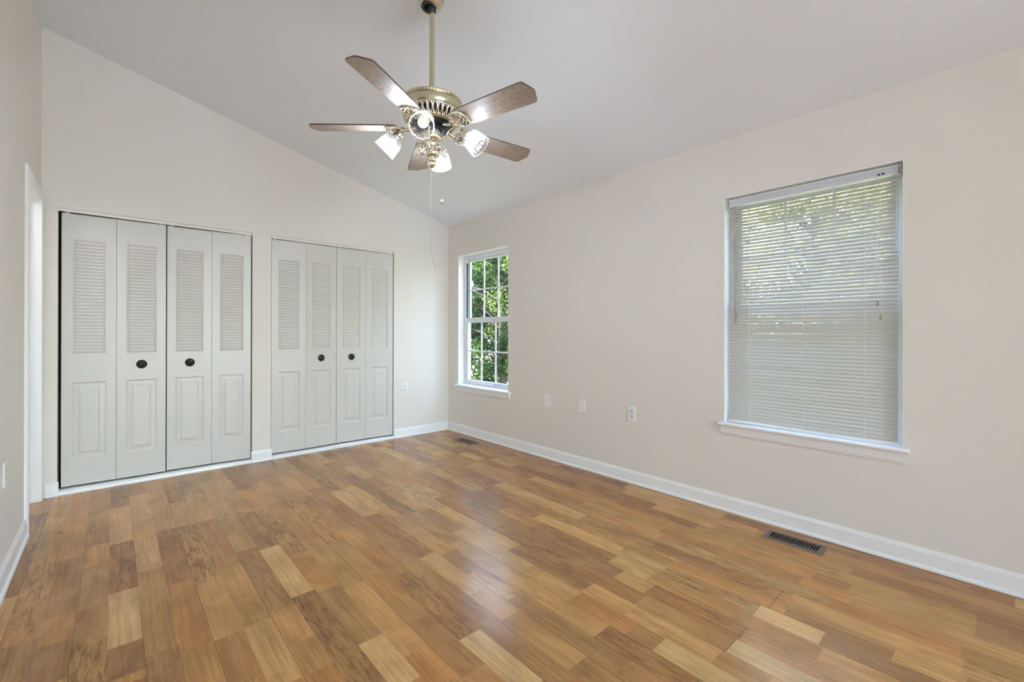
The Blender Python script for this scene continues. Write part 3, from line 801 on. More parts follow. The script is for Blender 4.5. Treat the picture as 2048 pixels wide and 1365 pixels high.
for (a, b, c, d) in ((FW[0], FW[0] + 0.05, FW[2], FW[3]), (FW[1] - 0.05, FW[1], FW[2], FW[3]), (FW[0] + 0.05, FW[1] - 0.05, FW[2], FW[2] + 0.05),
                     (FW[0] + 0.05, FW[1] - 0.05, FW[3] - 0.05, FW[3]), (-1.75, -1.70, FW[2] + 0.05, FW[3] - 0.05)):
    box(bm, a, b, YF - 0.10, YF - 0.04, c, d)
obj('frame', bm, M_vinyl, root)
bm = bmesh.new(); box(bm, FW[0] + 0.05, FW[1] - 0.05, YF - 0.072, YF - 0.068, FW[2] + 0.05, FW[3] - 0.05)
obj('glass', bm, M_pane, root)
window(0, 'unshaded sash window with white grilles near the room corner')
window(1, 'sash window covered by the horizontal blind')
window(2, 'added sash window on the same wall, just behind the viewer, for daylight')  # unseen; added to brighten the left wall and ceiling
window(3, 'added sash window on the same wall, far behind the viewer, for daylight')  # another unseen opening added for left-wall daylight

# ------------------------------------------------------------------ mini blind
def blind():
    y0, y1 = -4.100, -3.244
    xc = 0.036
    root = thing('mini_blind', 'cream mini blind lowered over the large window', 'blind', (xc, (y0 + y1) / 2, 1.975))
    bm = bmesh.new()                                            # U channel head rail with rolled lips
    for (xa, xb, za, zb) in ((xc - 0.0135, xc - 0.0125, 1.984, 2.028), (xc + 0.0125, xc + 0.0135, 1.984, 2.028), (xc - 0.0135, xc + 0.0135, 1.983, 1.9845),
                             (xc - 0.0150, xc - 0.0125, 2.0255, 2.030), (xc - 0.0150, xc - 0.0125, 1.982, 1.9865)):
        k0 = len(bm.faces)
        box(bm, xa, xb, y0 + 0.006, y1 - 0.006, za, zb)
        if xa < xc - 0.0145:
            for f in list(bm.faces)[k0:]: f.material_index = 1
    obj('head_rail', bm, [simple('grey_white_enamel', (0.60, 0.62, 0.67, 1), 0.25), M_plate], root)
    for yy, sg in ((y1 - 0.006, 1), (y0 + 0.006, -1)):
        bm = bmesh.new()
        a, b = sorted((yy + sg * 0.002, yy + sg * 0.0115))
        box(bm, xc - 0.018, xc + 0.016, a, b, 1.9765, 1.981)
        box(bm, xc + 0.010, xc + 0.016, a, b, 1.9765, 2.0385)
        box(bm, xc - 0.018, xc + 0.016, min(yy + sg * 0.0095, yy + sg * 0.0115), max(yy + sg * 0.0095, yy + sg * 0.0115), 1.9765, 2.0385)
        o = obj('bracket', bm, M_plate, root)
        bm = bmesh.new()
        box(bm, xc - 0.008, xc + 0.008, min(yy, yy + sg * 0.009), max(yy, yy + sg * 0.009), 1.990, 2.022)
        obj('bracket_clip', bm, M_tassel, o)
    # slats, one curved strip each, all in one mesh
    rng = random.Random(3)
    bm = bmesh.new()
    n, ztop, zbot = 66, 1.960, 0.606
    nseg, nc = 14, 4
    Wd = 0.0254
    for i in range(n):
        f = i / (n - 1)
        z = ztop + (zbot - ztop) * f
        tilt = 49.5 + 6.0 * f + rng.uniform(-1.8, 1.8)
        ya, yb = y0 + 0.006, y1 - 0.004
        if i < 18: ya += 0.010                                 # the top slats sit a little short at the right
        ya += rng.uniform(-0.0012, 0.0012)
        s0 = rng.uniform(-0.9, 0.9); ph = rng.uniform(0, 6.28); am = rng.uniform(0.3, 1.9); sag = rng.uniform(-0.0006, 0.0012)
        rows = []
        for k in range(nseg + 1):
            u = k / nseg; y = ya + (yb - ya) * u
            t = rad(tilt + s0 + am * math.sin(ph + 5 * u) + 6.5 * (1 - u))
            zz = z - sag * math.sin(math.pi * u)
            if i < 22 and u < 0.06: t += rad(7)
            row = []
            for c in range(nc + 1):
                q = c / nc - 0.5                               # -0.5 room side/low ... 0.5 outside/high
                crown = 0.0030 * (1 - (2 * q) ** 2)
                dx, dz = math.cos(t), math.sin(t)
                nx, nz = -math.sin(t), math.cos(t)
                row.append(bm.verts.new((xc + q * Wd * dx + crown * nx, y, zz + q * Wd * dz + crown * nz)))
            rows.append(row)
        for A, B in zip(rows, rows[1:]):
            for c in range(nc): bm.faces.new((A[c], A[c + 1], B[c + 1], B[c]))
    o = obj('slats', bm, M_slat, root, weld=False, smooth=60)
    sm = o.modifiers.new('thickness', 'SOLIDIFY'); sm.thickness = 0.0004; sm.offset = 0
    bm = bmesh.new()                                            # bottom rail resting just over the sill
    bm_prof = [(-0.013, 0.0), (-0.014, 0.004), (-0.012, 0.009), (-0.006, 0.012), (0.006, 0.012), (0.012, 0.009), (0.013, 0.002), (0.012, 0.0)]
    a = [bm.verts.new((xc + d, y0 + 0.012, 0.583 + z)) for d, z in bm_prof]; b = [bm.verts.new((xc + d, y1 - 0.006, 0.581 + z)) for d, z in bm_prof]
    for i in range(len(a)): bm.faces.new((a[i], a[(i + 1) % len(a)], b[(i + 1) % len(a)], b[i]))
    bm.faces.new(a); bm.faces.new(b[::-1])
    obj('bottom_rail', bm, simple('bottom_rail_enamel', (0.80, 0.81, 0.82, 1), 0.25), root, smooth=50)
    for yy in (-3.372, -3.665, -3.958):
        bm = bmesh.new()
        for dx in (-0.0085, 0.0085):
            tube(bm, [(xc + dx, yy, 1.982), (xc + dx + 0.0005, yy + 0.001, 1.3), (xc + dx, yy, 0.592)], 0.0006, 5)
        tube(bm, [(xc - 0.0125, yy - 0.004, 1.982), (xc - 0.0105, yy - 0.003, 1.3), (xc - 0.0125, yy - 0.004, 0.592)], 0.0005, 5)
        obj('ladder_cord', bm, M_cord, root)
    bm = bmesh.new()
    xw = xc - 0.024
    tube(bm, [(xw, -3.291, 1.955), (xw, -3.2912, 1.6), (xw, -3.2915, 1.227)], [0.0032, 0.0032, 0.0038], 6)
    tube(bm, [(xc - 0.013, -3.291, 1.988), (xw, -3.291, 1.975), (xw, -3.291, 1.952)], 0.0012, 6)
    obj('tilt_wand', bm, M_wand, root, smooth=60)
    for k, (pts, zt) in enumerate((([(xc - 0.015, -4.016, 1.985), (xw, -4.013, 1.86), (xw, -4.012, 1.60), (xw, -4.014, 1.33)], 1.311),
                                   ([(xc - 0.015, -4.030, 1.985), (xw, -4.022, 1.80), (xw, -3.985, 1.665), (xw, -3.980, 1.63), (xw, -4.002, 1.605), (xw, -4.022, 1.60), (xw, -4.027, 1.57), (xw, -4.027, 1.255)], 1.239))):
        bm = bmesh.new(); tube(bm, pts, 0.0008, 5)
        c = obj('lift_cord', bm, M_cord, root)
        bm = bmesh.new()
        lathe(bm, [(0, 0.018), (0.0025, 0.018), (0.0035, 0.012), (0.006, 0.0), (0.0075, -0.008), (0.0065, -0.011), (0, -0.011)], 12, Matrix.Translation((pts[-1][0], pts[-1][1], zt + 0.004)))
        obj('tassel', bm, M_tassel, c, smooth=40)
    bm = bmesh.new()
    box(bm, xc - 0.0155, xc - 0.0133, -4.040, -4.028, 1.9935, 2.003); box(bm, xc - 0.0155, xc - 0.0133, -4.022, -4.010, 1.9925, 2.002)
    obj('cord_lock', bm, M_black, root)
    return root
blind()

# ------------------------------------------------------------------ outlets and plates (face towards +y in local space, plate on the wall at y = 0)
def rounded(w, h, r, n=4):
    out = []
    for cx, cy, a0 in ((w / 2 - r, h / 2 - r, 0), (-w / 2 + r, h / 2 - r, 90), (-w / 2 + r, -h / 2 + r, 180), (w / 2 - r, -h / 2 + r, 270)):
        for i in range(n + 1):
            q = rad(a0 + 90 * i / n); out.append((cx + r * math.cos(q), cy + r * math.sin(q)))
    return out
MX = Matrix(((1, 0, 0, 0), (0, 0, 1, 0), (0, 1, 0, 0), (0, 0, 0, 1)))  # (u, v, depth) -> (x, y=depth, z=v)
def plate_mesh(root):
    bm = bmesh.new(); prism(bm, rounded(0.072, 0.117, 0.004), 0.0003, 0.0058, MX)
    return obj('cover_plate', bm, M_plate, root, bevel=0.0018, local=True)
def make_outlet(label, loc, rotz):
    root = thing('wall_outlet', label, 'outlet', loc, rotz, group='duplex outlets in the room')
    plate_mesh(root)
    for s in (1, -1):
        bm = bmesh.new()
        o = [(0.0172 * math.cos(q), max(-0.0142, min(0.0142, 0.0172 * math.sin(q))) + s * 0.0195) for q in [2 * math.pi * i / 28 for i in range(28)]]
        prism(bm, o, 0.0050, 0.0078, MX)
        r = obj('receptacle', bm, simple('receptacle_plastic', (0.70, 0.69, 0.66, 1), 0.35), root, bevel=0.0006, local=True)
        bm = bmesh.new()
        for u, hh in ((-0.0065, 0.0085), (0.0065, 0.007)):
            box(bm, u - 0.0014, u + 0.0014, 0.0070, 0.0081, s * 0.0195 + 0.003 - hh / 2, s * 0.0195 + 0.003 + hh / 2)
        prism(bm, [(0.0028 * math.cos(q), 0.0028 * math.sin(q) + s * 0.0195 - 0.0075) for q in [2 * math.pi * i / 10 for i in range(10)]], 0.0070, 0.0081, MX)
        obj('slot', bm, M_slot, r, local=True)
    bm = bmesh.new(); lathe(bm, [(0, 0.0066), (0.002, 0.0066), (0.003, 0.0058), (0.003, 0.005)], 10, MX); obj('screw', bm, M_plate, root, local=True)
    return root
ROT_R, ROT_B, ROT_L = rad(90), rad(180), rad(-90)   # facing -x, -y, +x
out0 = make_outlet('white duplex outlet low on the window wall, left of the blind', (0, -2.534, 0.535), ROT_R)
copy_thing(out0, (-0.579, 0, 0.540), ROT_B, 'white duplex outlet on the closet wall beside the right closet')
copy_thing(out0, (XL, -1.380, 0.500), ROT_L, 'white duplex outlet low on the left wall at the edge of the view')
blank = thing('blank_wall_plate', 'blank white wall plate nearest the corner window', 'wall plate', (0, -1.637, 0.532), ROT_R, group='blank plates on the window wall')
plate_mesh(blank)
for s in (1, -1):
    bm = bmesh.new(); lathe(bm, [(0, 0.0066), (0.002, 0.0066), (0.003, 0.0058), (0.003, 0.005)], 10, Matrix.Translation((0, 0, s * 0.042)) @ MX)
    obj('screw', bm, M_plate, blank, local=True)
copy_thing(blank, (0, -2.042, 0.538), ROT_R, 'blank white wall plate between the other blank plate and the duplex outlet')

# ------------------------------------------------------------------ floor registers
def register(label, loc):
    root = thing('floor_register', label, 'floor vent', loc, 0, group='floor registers along the window wall')
    W, Lg = 0.132, 0.294
    iw, il = 0.078, 0.232
    bm = bmesh.new()
    pr = [(0, 0.0005), (0.004, 0.0055), (0.016, 0.0065), ((W - iw) / 2, 0.0060)]
    prev = None
    for ins, z in pr:
        Lp = [(-W / 2 + ins, -Lg / 2 + ins * (1 if ins < 0.02 else (Lg - il) / (W - iw)), z), (W / 2 - ins, -Lg / 2 + ins * (1 if ins < 0.02 else (Lg - il) / (W - iw)), z)]
        Lp += [(W / 2 - ins, -Lp[0][1], z), (-W / 2 + ins, -Lp[0][1], z)]
        if prev:
            for i in range(4): quad(bm, prev[i], prev[(i + 1) % 4], Lp[(i + 1) % 4], Lp[i])
        prev = Lp
    obj('frame', bm, M_reg, root, local=True, smooth=25)
    bm = bmesh.new()
    nb = 18
    for i in range(1, nb):
        y = -il / 2 + il * i / nb
        box(bm, -iw / 2, iw / 2, y - 0.0019, y + 0.0019, 0.0035, 0.0058)
    obj('bar', bm, M_reg, root, local=True)
    bm = bmesh.new(); quad(bm, (-iw / 2 - 0.002, -il / 2 - 0.002, 0.0012), (iw / 2 + 0.002, -il / 2 - 0.002, 0.0012), (iw / 2 + 0.002, il / 2 + 0.002, 0.0012), (-iw / 2 - 0.002, il / 2 + 0.002, 0.0012))
    obj('duct_shade', bm, simple('duct_shade_black', (0.010, 0.009, 0.008, 1), 0.6), root, local=True)  # black sheet standing in for the shade inside the duct
    bm = bmesh.new(); tube(bm, [(0.010, -il / 2 + 0.012, 0.006), (0.010, -il / 2 + 0.012, 0.009), (-0.006, -il / 2 + 0.010, 0.010)], 0.0018, 6)
    obj('lever', bm, M_reg, root, local=True)
    return root
reg = register('brown metal floor register in front of the blind-covered window', (-0.174, -3.681, 0))
copy_thing(reg, (-0.190, -0.624, 0), 0, 'brown metal floor register by the corner window')

# scraps on the floor
bm = bmesh.new(); prism(bm, [(-0.008, -0.004), (0.003, -0.006), (0.009, 0.002), (0.0, 0.006), (-0.006, 0.004)], 0.0004, 0.003, Matrix.Translation((-0.596, -0.193, 0)))
tag(obj('paper_scrap', bm, M_plate), 'tiny white scrap on the floor before the right closet', 'scrap')
bm = bmesh.new(); lathe(bm, [(0, 0.0003), (0.006, 0.0005), (0.0075, 0.003), (0.004, 0.006), (0, 0.0065)], 9, Matrix.Translation((-3.207, -0.839, 0)), lambda i, t, r, h: (r * (1 + 0.25 * math.sin(3 * t)), h))
tag(obj('crumb', bm, M_crumb), 'tiny brown crumb on the floor near the doorway', 'crumb')

# ------------------------------------------------------------------ ceiling fan
def fan():
    X, Y = -1.7851, -2.522
    zc = ceil_z(X)
    root = thing('ceiling_fan', 'brass ceiling fan with five oak blades and four lit glass shades', 'ceiling fan', (X, Y, zc))
    T0 = Matrix.Translation((X, Y, 0))
    tiltM = Matrix.Translation((X, Y, zc)) @ Matrix.Rotation(math.atan(SLOPE), 4, 'Y')   # ceiling normal
    # canopy
    bm = bmesh.new()
    lathe(bm, [(0.066, -0.0005), (0.0665, -0.004), (0.066, -0.012), (0.0645, -0.030), (0.0615, -0.050), (0.057, -0.064), (0.050, -0.074), (0.044, -0.079), (0.036, -0.0805)], 40, tiltM)
    obj('canopy', bm, M_brass2, root, smooth=40)
    bm = bmesh.new()
    lathe(bm, [(0.0375, -0.0800), (0.0375, -0.084), (0.033, -0.0865), (0.024, -0.083), (0.022, -0.076)], 32, tiltM)
    lathe(bm, [(0.024, zc - 0.076), (0.0215, zc - 0.088), (0.017, zc - 0.097), (0.0127, zc - 0.101)], 24, T0)
    obj('hanger_ball', bm, M_black, root, smooth=40)
    # rod
    bm = bmesh.new()
    lathe(bm, [(0.0127, zc - 0.085), (0.0127, 2.345)], 20, T0)
    obj('downrod', bm, M_brass2, root, smooth=40)
    # motor housing
    bm = bmesh.new()
    lathe(bm, [(0.0128, 2.372), (0.020, 2.370), (0.024, 2.356), (0.040, 2.350), (0.085, 2.343), (0.125, 2.332), (0.142, 2.326)], 60, T0)
    lathe(bm, [(0.142, 2.326), (0.149, 2.327), (0.1525, 2.321), (0.149, 2.314), (0.1445, 2.312)], 240, T0,
          lambda i, t, r, h: (r + (0.0012 * math.sin(60 * t) if i in (1, 2, 3) else 0), h))
    lathe(bm, [(0.1445, 2.312), (0.149, 2.306), (0.1515, 2.296), (0.1505, 2.282), (0.1465, 2.272), (0.1440, 2.268), (0.1455, 2.264), (0.1440, 2.260)], 60, T0)
    lathe(bm, [(0.122, 2.216), (0.117, 2.209), (0.108, 2.206), (0.100, 2.207)], 60, T0)
    h = obj('motor_housing', bm, M_brass2, root, smooth=35)
    # pierced band: pickets between two rings with dark inside
    bm = bmesh.new()
    N = 36
    for i in range(N):
        a = 2 * math.pi * i / N
        def P(da, r, z): return (X + r * math.cos(a + da), Y + r * math.sin(a + da), z)
        tube(bm, [P(-0.05, 0.1435, 2.260), P(-0.01, 0.139, 2.246), P(0.0, 0.1345, 2.236)], [0.0062, 0.0045, 0.0055], 6)
        tube(bm, [P(0.05, 0.1435, 2.260), P(0.01, 0.139, 2.246), P(0.0, 0.1345, 2.236)], [0.0062, 0.0045, 0.0055], 6)
        tube(bm, [P(0.0, 0.1345, 2.236), P(-0.045, 0.128, 2.226), P(-0.05, 0.122, 2.216)], [0.0055, 0.0042, 0.006], 6)
        tube(bm, [P(0.0, 0.1345, 2.236), P(0.045, 0.128, 2.226), P(0.05, 0.122, 2.216)], [0.0055, 0.0042, 0.006], 6)
        ball(bm, P(0.0, 0.1355, 2.236), 0.0075, 6)
    tube(bm, [(X + 0.1445 * math.cos(q), Y + 0.1445 * math.sin(q), 2.262) for q in [2 * math.pi * i / 60 for i in range(60)]], 0.003, 6, closed=True)
    obj('pierced_band', bm, M_brass, h, smooth=60)
    bm = bmesh.new()
    lathe(bm, [(0.138, 2.258), (0.128, 2.236), (0.116, 2.216)], 48, T0)
    obj('band_liner', bm, M_black, h, smooth=40)
    # flywheel
    bm = bmesh.new()
    lathe(bm, [(0.100, 2.207), (0.103, 2.204), (0.103, 2.198), (0.098, 2.195), (0.060, 2.194), (0.060, 2.190), (0.072, 2.189), (0.074, 2.185), (0.070, 2.182), (0.052, 2.181)], 48, T0)
    obj('flywheel', bm, simple('blue_black_flywheel', (0.018, 0.022, 0.040, 1), 0.3, metal=0.3), root, smooth=35)
    # blades and irons
    zb = 2.1932
    th0 = rad(210.65)
    def outline():
        top = [(0.170, 0.040), (0.180, 0.052), (0.196, 0.0575), (0.30, 0.061), (0.45, 0.0645), (0.575, 0.0665), (0.588, 0.064), (0.596, 0.056), (0.600, 0.045), (0.607, 0.028), (0.613, 0.012), (0.6165, 0.0)]
        return top + [(x, -y) for x, y in top[::-1][1:]]
    for k in range(5):
        a = th0 + k * 2 * math.pi / 5
        A = T0 @ Matrix.Translation((0, 0, zb)) @ Matrix.Rotation(a, 4, 'Z') @ Matrix.Rotation(rad(-12), 4, 'X')
        bm = bmesh.new()
        fs = prism(bm, outline(), 0.0, 0.0062, Matrix())
        for f in fs[2:]: f.material_index = 1
        uvl = bm.loops.layers.uv.new('grain')
        for f in bm.faces:
            for lp in f.loops: lp[uvl].uv = (lp.vert.co.x + 3.7 * k, lp.vert.co.y + 1.9 * k)
        bm.transform(A)
        bl = obj('blade', bm, [M_blade, M_edge], root)
        # ornate iron under the blade root
        bm = bmesh.new()
        def ring(pts, r): tube(bm, [(x, y, -0.004) for x, y in pts], r, 6, closed=True)
        fr = [(0.138, 0.014), (0.150, 0.034), (0.166, 0.046), (0.190, 0.050), (0.214, 0.047), (0.226, 0.036), (0.229, 0.020), (0.236, 0.0)]
        fr = fr + [(x, -y) for x, y in fr[::-1][1:]]
        ring(fr, 0.0048)
        ring([(0.158, 0.0), (0.172, 0.022), (0.200, 0.024), (0.212, 0.0), (0.200, -0.024), (0.172, -0.022)], 0.0032)
        for x, y in fr: ball(bm, Vector((x, y, -0.0055)), 0.0068, 6)
        for q in range(10):
            t = 2 * math.pi * q / 10
            ball(bm, Vector((0.187 + 0.034 * math.cos(t), 0.038 * math.sin(t), -0.006)), 0.0048, 6)
        for sg in (1, -1):
            tube(bm, [(0.142, sg * 0.012, -0.004), (0.160, sg * 0.030, -0.006), (0.180, sg * 0.036, -0.006), (0.196, sg * 0.026, -0.005), (0.186, sg * 0.016, -0.004)], 0.0030, 6)
            tube(bm, [(0.224, sg * 0.008, -0.004), (0.212, sg * 0.030, -0.006), (0.198, sg * 0.040, -0.005)], 0.0028, 6)
        for x, y in ((0.185, 0.0), (0.205, 0.014), (0.205, -0.014)):
            lathe(bm, [(0, -0.010), (0.004, -0.009), (0.0055, -0.006), (0.0055, 0.0)], 10, Matrix.Translation((x, y, 0)))
        bm.transform(A)
        A2 = T0 @ Matrix.Rotation(a, 4, 'Z')
        b2 = bmesh.new()
        tube(b2, [(0.080, 0, 2.198), (0.100, 0, 2.192), (0.122, 0, 2.184), (0.142, 0, 2.187), (0.158, 0, 2.189)], [0.011, 0.011, 0.010, 0.011, 0.008], 10)
        b2.transform(A2)
        tmp = bpy.data.meshes.new('tmp'); b2.to_mesh(tmp); b2.free(); bm.from_mesh(tmp); bpy.data.meshes.remove(tmp)
        obj('blade_iron', bm, M_brass, bl, smooth=60)
    # switch housing, stem, hub bowl, finial
    bm = bmesh.new()
    lathe(bm, [(0.050, 2.182), (0.0525, 2.178), (0.0525, 2.140), (0.050, 2.134), (0.041, 2.128)], 96, T0,
          lambda i, t, r, hh: (r + (0.0016 * math.cos(24 * t) if i in (1, 2) else 0), hh))
    lathe(bm, [(0.041, 2.128), (0.030, 2.124), (0.024, 2.116), (0.022, 2.092), (0.025, 2.086)], 32, T0)
    obj('switch_housing', bm, M_brass, root, smooth=35)
    bm = bmesh.new()
    lathe(bm, [(0.025, 2.087), (0.034, 2.083), (0.0385, 2.074), (0.0385, 2.062), (0.034, 2.052), (0.026, 2.046), (0.020, 2.043)], 40, T0)
    hub = obj('hub', bm, M_brass, root, smooth=40)
    bm = bmesh.new()
    lathe(bm, [(0.019, 2.044), (0.022, 2.039), (0.019, 2.034), (0.021, 2.030), (0.022, 2.026), (0.018, 2.021), (0.021, 2.016), (0.020, 2.008), (0.015, 2.000), (0.008, 1.994), (0, 1.9925)], 28, T0)
    for i in range(12):
        q = 2 * math.pi * i / 12; ball(bm, Vector((X + 0.0205 * math.cos(q), Y + 0.0205 * math.sin(q), 2.0345)), 0.0048, 6)
    obj('finial', bm, M_brass, root, smooth=50)
    # four arms with holder, bulb and ribbed shade
    for k in range(4):
        a = rad((-132.0, -48.0, 46.0, 133.0)[k])
        R = T0 @ Matrix.Rotation(a, 4, 'Z')
        bm = bmesh.new()
        pts = [(0.034, 0, 2.066), (0.052, 0, 2.064), (0.064, 0, 2.074), (0.067, 0, 2.095), (0.069, 0, 2.130), (0.080, 0, 2.166), (0.102, 0, 2.190), (0.130, 0, 2.198), (0.152, 0, 2.190), (0.163, 0, 2.176)]
        fine = []
        for i in range(len(pts) - 1):
            p0, p1, p2, p3 = (Vector(pts[max(0, min(len(pts) - 1, i + d))]) for d in (-1, 0, 1, 2))
            for s in range(4):
                t = s / 4
                fine.append(0.5 * (2 * p1 + (p2 - p0) * t + (2 * p0 - 5 * p1 + 4 * p2 - p3) * t * t + (3 * p1 - p0 - 3 * p2 + p3) * t ** 3))
        fine.append(Vector(pts[-1]))
        tube(bm, fine, 0.0050, 10)
        lathe(bm, [(0.0045, 0), (0.009, 0.002), (0.009, 0.008), (0.0045, 0.010)], 14, Matrix.Translation((0.044, 0, 2.066)) @ Matrix.Rotation(rad(90), 4, 'Y'))
        bm.transform(R)
        arm = obj('lamp_arm', bm, M_brass, root, smooth=60)
        S = R @ Matrix.Translation((0.161, 0, 2.178)) @ Matrix.Rotation(rad(135), 4, 'Y')     # +z runs out and down at 45 degrees
        bm = bmesh.new()
        lathe(bm, [(0, -0.010), (0.010, -0.008), (0.016, -0.002), (0.019, 0.008), (0.020, 0.018), (0.026, 0.022), (0.0275, 0.026), (0.0285, 0.036), (0.0265, 0.037), (0.026, 0.028)], 28, S)
        for j in range(3):
            q = 2 * math.pi * j / 3 + 0.5
            tube(bm, [S @ Vector((0.026 * math.cos(q), 0.026 * math.sin(q), 0.031)), S @ Vector((0.043 * math.cos(q), 0.043 * math.sin(q), 0.031))], 0.0017, 6)
            ball(bm, S @ Vector((0.044 * math.cos(q), 0.044 * math.sin(q), 0.031)), 0.0042, 6)
        obj('shade_holder', bm, M_brass, arm, smooth=45)
        bm = bmesh.new()
        prof = [(0.0265, 0.030), (0.0365, 0.033), (0.0440, 0.041), (0.0475, 0.054), (0.0495, 0.070), (0.0512, 0.088), (0.0532, 0.106), (0.0555, 0.122)]
        nn = 112
        def rib(i, t, r, hh):
            amp = (0.0, 0.0005, 0.0013, 0.0018, 0.0020, 0.0020, 0.0021, 0.0022)[i]
            lobe = abs(math.cos(7 * t))
            return (r + amp * (2 * lobe - 1), hh + (0.0036 * lobe if i == 7 else 0.0012 * lobe if i == 6 else 0))
        lathe(bm, prof, nn, S, rib)
        tube(bm, [S @ Vector(((0.0555 + 0.0022 * (2 * abs(math.cos(7 * t)) - 1)) * math.cos(t), (0.0555 + 0.0022 * (2 * abs(math.cos(7 * t)) - 1)) * math.sin(t), 0.122 + 0.0036 * abs(math.cos(7 * t)))) for t in [2 * math.pi * j / nn for j in range(nn)]], 0.0016, 6, closed=True)
        sh = obj('glass_shade', bm, M_shade, arm, smooth=70)
        bm = bmesh.new()
        lathe(bm, [(0, 0.100), (0.008, 0.0993), (0.014, 0.0965), (0.0195, 0.090), (0.0217, 0.084)], 20, S)
        k0 = len(bm.faces)
        lathe(bm, [(0.0217, 0.084), (0.0225, 0.080), (0.0222, 0.074), (0.021, 0.068), (0.016, 0.055), (0.012, 0.045), (0.0115, 0.030)], 16, S)
        for f in list(bm.faces)[k0:]: f.material_index = 1
        b = obj('bulb', bm, [M_bulb, M_plate], arm, smooth=60)
        b['label'] = 'glowing white bulb'
    # pull string from the finial, and beaded chain with a ball
    sr = Vector((math.cos(YAW), -math.sin(YAW), 0))
    def side(s, z): return Vector((X, Y, z)) + sr * s
    bm = bmesh.new()
    tube(bm, [side(-0.002, 1.994), side(-0.004, 1.90), side(-0.004, 1.75), side(-0.003, 1.64), side(-0.002, 1.60), side(0.003, 1.555), side(0.009, 1.515), side(0.017, 1.489), side(0.021, 1.474)], 0.0011, 6)
    obj('pull_string', bm, M_string, root)
    bm = bmesh.new()
    for i in range(62):
        ball(bm, side(0.0525, 2.132 - i * 0.0048), 0.0017, 4)
    ch = obj('pull_chain', bm, M_brass, root)
    bm = bmesh.new(); ball(bm, side(0.0525, 1.823), 0.0115, 12)
    obj('chain_ball', bm, M_brass, ch, smooth=60)
    return root
fan()

# ------------------------------------------------------------------ outside: ground and trees, some added unseen to steer the light
bm = bmesh.new(); quad(bm, (0.6, -30, -3.0), (60, -30, -3.0), (60, 40, -3.0), (0.6, 40, -3.0))
tag(obj('ground', bm, M_soil), 'shaded ground below the trees outside', 'ground', kind='structure')

bm = bmesh.new(); quad(bm, (-12, -40, -0.2), (0.4, -40, -0.2), (0.4, YF - 0.12, -0.2), (-12, YF - 0.12, -0.2))  # unseen reflector, added to throw sunlight up onto the ceiling
tag(obj('ground', bm, simple('sun_bounce_ground', (0.62, 0.61, 0.60, 1), 0.8, var=0.15, bscale=4)), 'added pale ground outside the rear window, bouncing sunlight to the ceiling', 'ground', kind='structure')

def leaf_cloud(name, mat, centers, n, size, parent, rng, tone=(0.1, 0.9)):
    """n folded leaves scattered in clumps; centers = [(x, y, z, r)]."""
    nr = np.random.RandomState(rng.randrange(1 << 30))
    cs = np.array(centers)
    idx = nr.choice(len(cs), n, p=cs[:, 3] ** 2 / (cs[:, 3] ** 2).sum())
    d = nr.normal(size=(n, 3)); d /= np.linalg.norm(d, axis=1)[:, None]
    rr = cs[idx, 3] * nr.uniform(0.25, 1.0, n) ** 0.6
    pos = cs[idx, :3] + d * rr[:, None] * np.array([1, 1, 0.75])
    ax = nr.normal(size=(n, 3)); ax[:, 2] -= 0.5; ax /= np.linalg.norm(ax, axis=1)[:, None]
    up = nr.normal(size=(n, 3)) * 0.7 + np.array([-0.35, 0, 0.8])
    sd = np.cross(ax, up); sd /= np.linalg.norm(sd, axis=1)[:, None]
    nm = np.cross(sd, ax)
    L = size * nr.uniform(0.6, 1.3, n)[:, None]
    b = pos; t = pos + ax * L
    m = pos + ax * L * 0.45
    l = m + sd * L * 0.27 + nm * L * 0.10; r = m - sd * L * 0.27 + nm * L * 0.10
    V = np.stack([b, l, t, r], 1).reshape(-1, 3)
    F = (np.arange(n)[:, None, None] * 4 + np.array([[0, 1, 2], [0, 2, 3]])[None]).reshape(-1, 3)
    M = np.array(parent_world(parent).inverted())
    V = V @ M[:3, :3].T + M[:3, 3]
    me = bpy.data.meshes.new(name)
    me.from_pydata(V.tolist(), [], F.tolist())
    a = me.attributes.new('tone', 'FLOAT', 'FACE')
    clump_t = nr.uniform(tone[0], tone[1], len(cs))
    a.data.foreach_set('value', np.repeat(np.clip(clump_t[idx] + nr.normal(0, 0.16, n), 0, 1), 2).astype(np.float32))
    me.materials.append(mat)
    o = bpy.data.objects.new(name, me); COL.objects.link(o); o.parent = parent
    return o

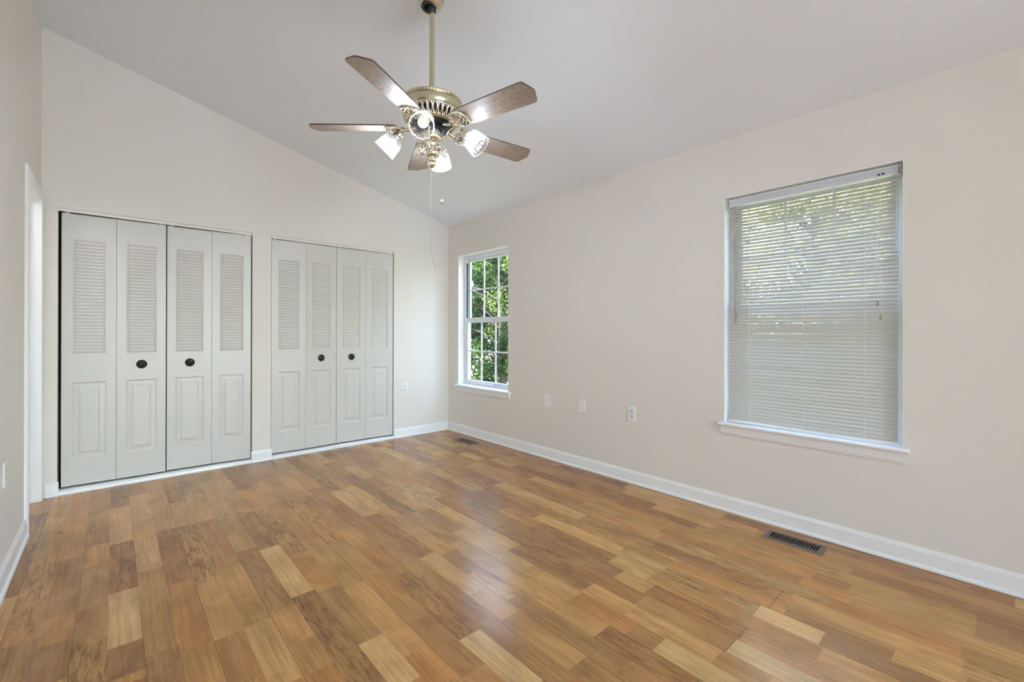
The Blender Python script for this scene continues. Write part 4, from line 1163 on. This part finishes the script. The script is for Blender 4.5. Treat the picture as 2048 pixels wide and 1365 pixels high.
def tree(label, base, crown, rad3, nclump, nleaf, size, mat, seed, trunk_r=0.12, tone=(0.1, 0.9), lean=(0, 0)):
    rng = random.Random(seed)
    root = thing('tree', label, 'tree', base, 0, group='trees outside the windows')
    base, crown = Vector(base), Vector(crown)
    bm = bmesh.new()
    top = crown + Vector((0, 0, rad3[2] * 0.55))
    pts = []
    for i in range(9):
        t = i / 8
        pts.append(base.lerp(top, t) + Vector((rng.uniform(-1, 1), rng.uniform(-1, 1), 0)) * 0.05 * (1 if 0 < i < 8 else 0))
    tube(bm, pts, [trunk_r * (1.15 - 0.85 * i / 8) for i in range(9)], 10)
    cl = []
    for i in range(nclump):
        while True:
            v = Vector((rng.uniform(-1, 1), rng.uniform(-1, 1), rng.uniform(-1, 1)))
            if 0.25 < v.length < 1: break
        c = crown + Vector((v.x * rad3[0], v.y * rad3[1], v.z * rad3[2]))
        cl.append((c.x, c.y, c.z, rng.uniform(0.22, 0.48)))
    for i, c in enumerate(cl):
        if i % 3: continue
        c = Vector(c[:3]); t = max(0.1, min(0.95, (c.z - 0.5 - base.z) / max(0.1, top.z - base.z)))
        s = base.lerp(top, t); mid = s.lerp(c, 0.5) + Vector((0, 0, 0.12))
        tube(bm, [s, mid, c], [trunk_r * 0.30, trunk_r * 0.17, 0.006], 5)
    obj('trunk', bm, M_bark, root, smooth=60)
    leaf_cloud('foliage', mat, cl, nleaf, size, root, rng, tone)
    return root
tree('leafy green tree just outside the corner window, its trunk showing between the grilles', (4.4, 4.3, -3), (4.4, 4.2, 2.0), (1.5, 1.8, 3.0), 150, 34000, 0.075, M_leaf, 1, 0.10)
tree('young tree with larger pale leaves close to the corner window', (2.6, 2.5, -3), (2.6, 2.6, -0.25), (0.7, 0.9, 0.75), 16, 900, 0.13, M_leaf2, 2, 0.035)
tree('dark blue-green tree deep behind the corner window', (7.2, 7.4, -3), (7.2, 7.4, 3.0), (2.2, 2.6, 4.2), 170, 26000, 0.13, M_leaf3, 3, 0.16, (0.0, 0.6))
tree('tall tree beyond the corner window with pale sunlit leaves', (6.9, 4.3, -3), (6.7, 4.3, 2.6), (1.6, 1.6, 3.6), 110, 18000, 0.11, M_leaf2, 4, 0.14, (0.0, 0.8))
tree('green tree standing behind the blind-covered window', (4.6, -2.6, -3), (4.6, -2.6, 1.8), (1.6, 1.7, 2.9), 130, 26000, 0.11, M_leaf4, 5, 0.13)
tree('dark green tree farther off between the two windows', (6.8, 0.8, -3), (6.8, 0.8, 2.0), (1.9, 1.8, 3.2), 100, 14000, 0.14, M_leaf, 6, 0.15)
tree('added green tree at the far right, out of view, blocking sky light', (4.4, -6.4, -3), (4.3, -6.4, 2.2), (1.7, 1.8, 3.4), 110, 15000, 0.15, M_leaf, 7, 0.14)  # unseen; added to cut sky light on the closet wall
tree('added dark leafy tree out of view beside the house, blocking sky light', (3.0, -9.9, -3), (3.0, -9.9, 3.0), (1.8, 2.0, 4.4), 150, 20000, 0.17, M_leaf, 8, 0.14)  # also out of view, placed to screen sky from the corner window
tree('broad dark tree filling the gaps at the back of the wood', (10.4, 10.0, -3), (10.4, 10.0, 3.0), (2.8, 3.0, 4.8), 190, 22000, 0.24, M_leaf3, 9, 0.2, (0.0, 0.6))
tree('broad green tree at the back, seen between the trunks', (10.6, 5.6, -3), (10.6, 5.6, 2.6), (2.6, 2.2, 4.4), 170, 18000, 0.24, M_leaf, 10, 0.2, (0.0, 0.7))
tree('broad pale tree at the back, behind the blind', (9.0, -3.6, -3), (9.0, -3.6, 2.2), (2.4, 2.6, 3.8), 170, 18000, 0.22, M_leaf4, 11, 0.2, (0.2, 0.9))
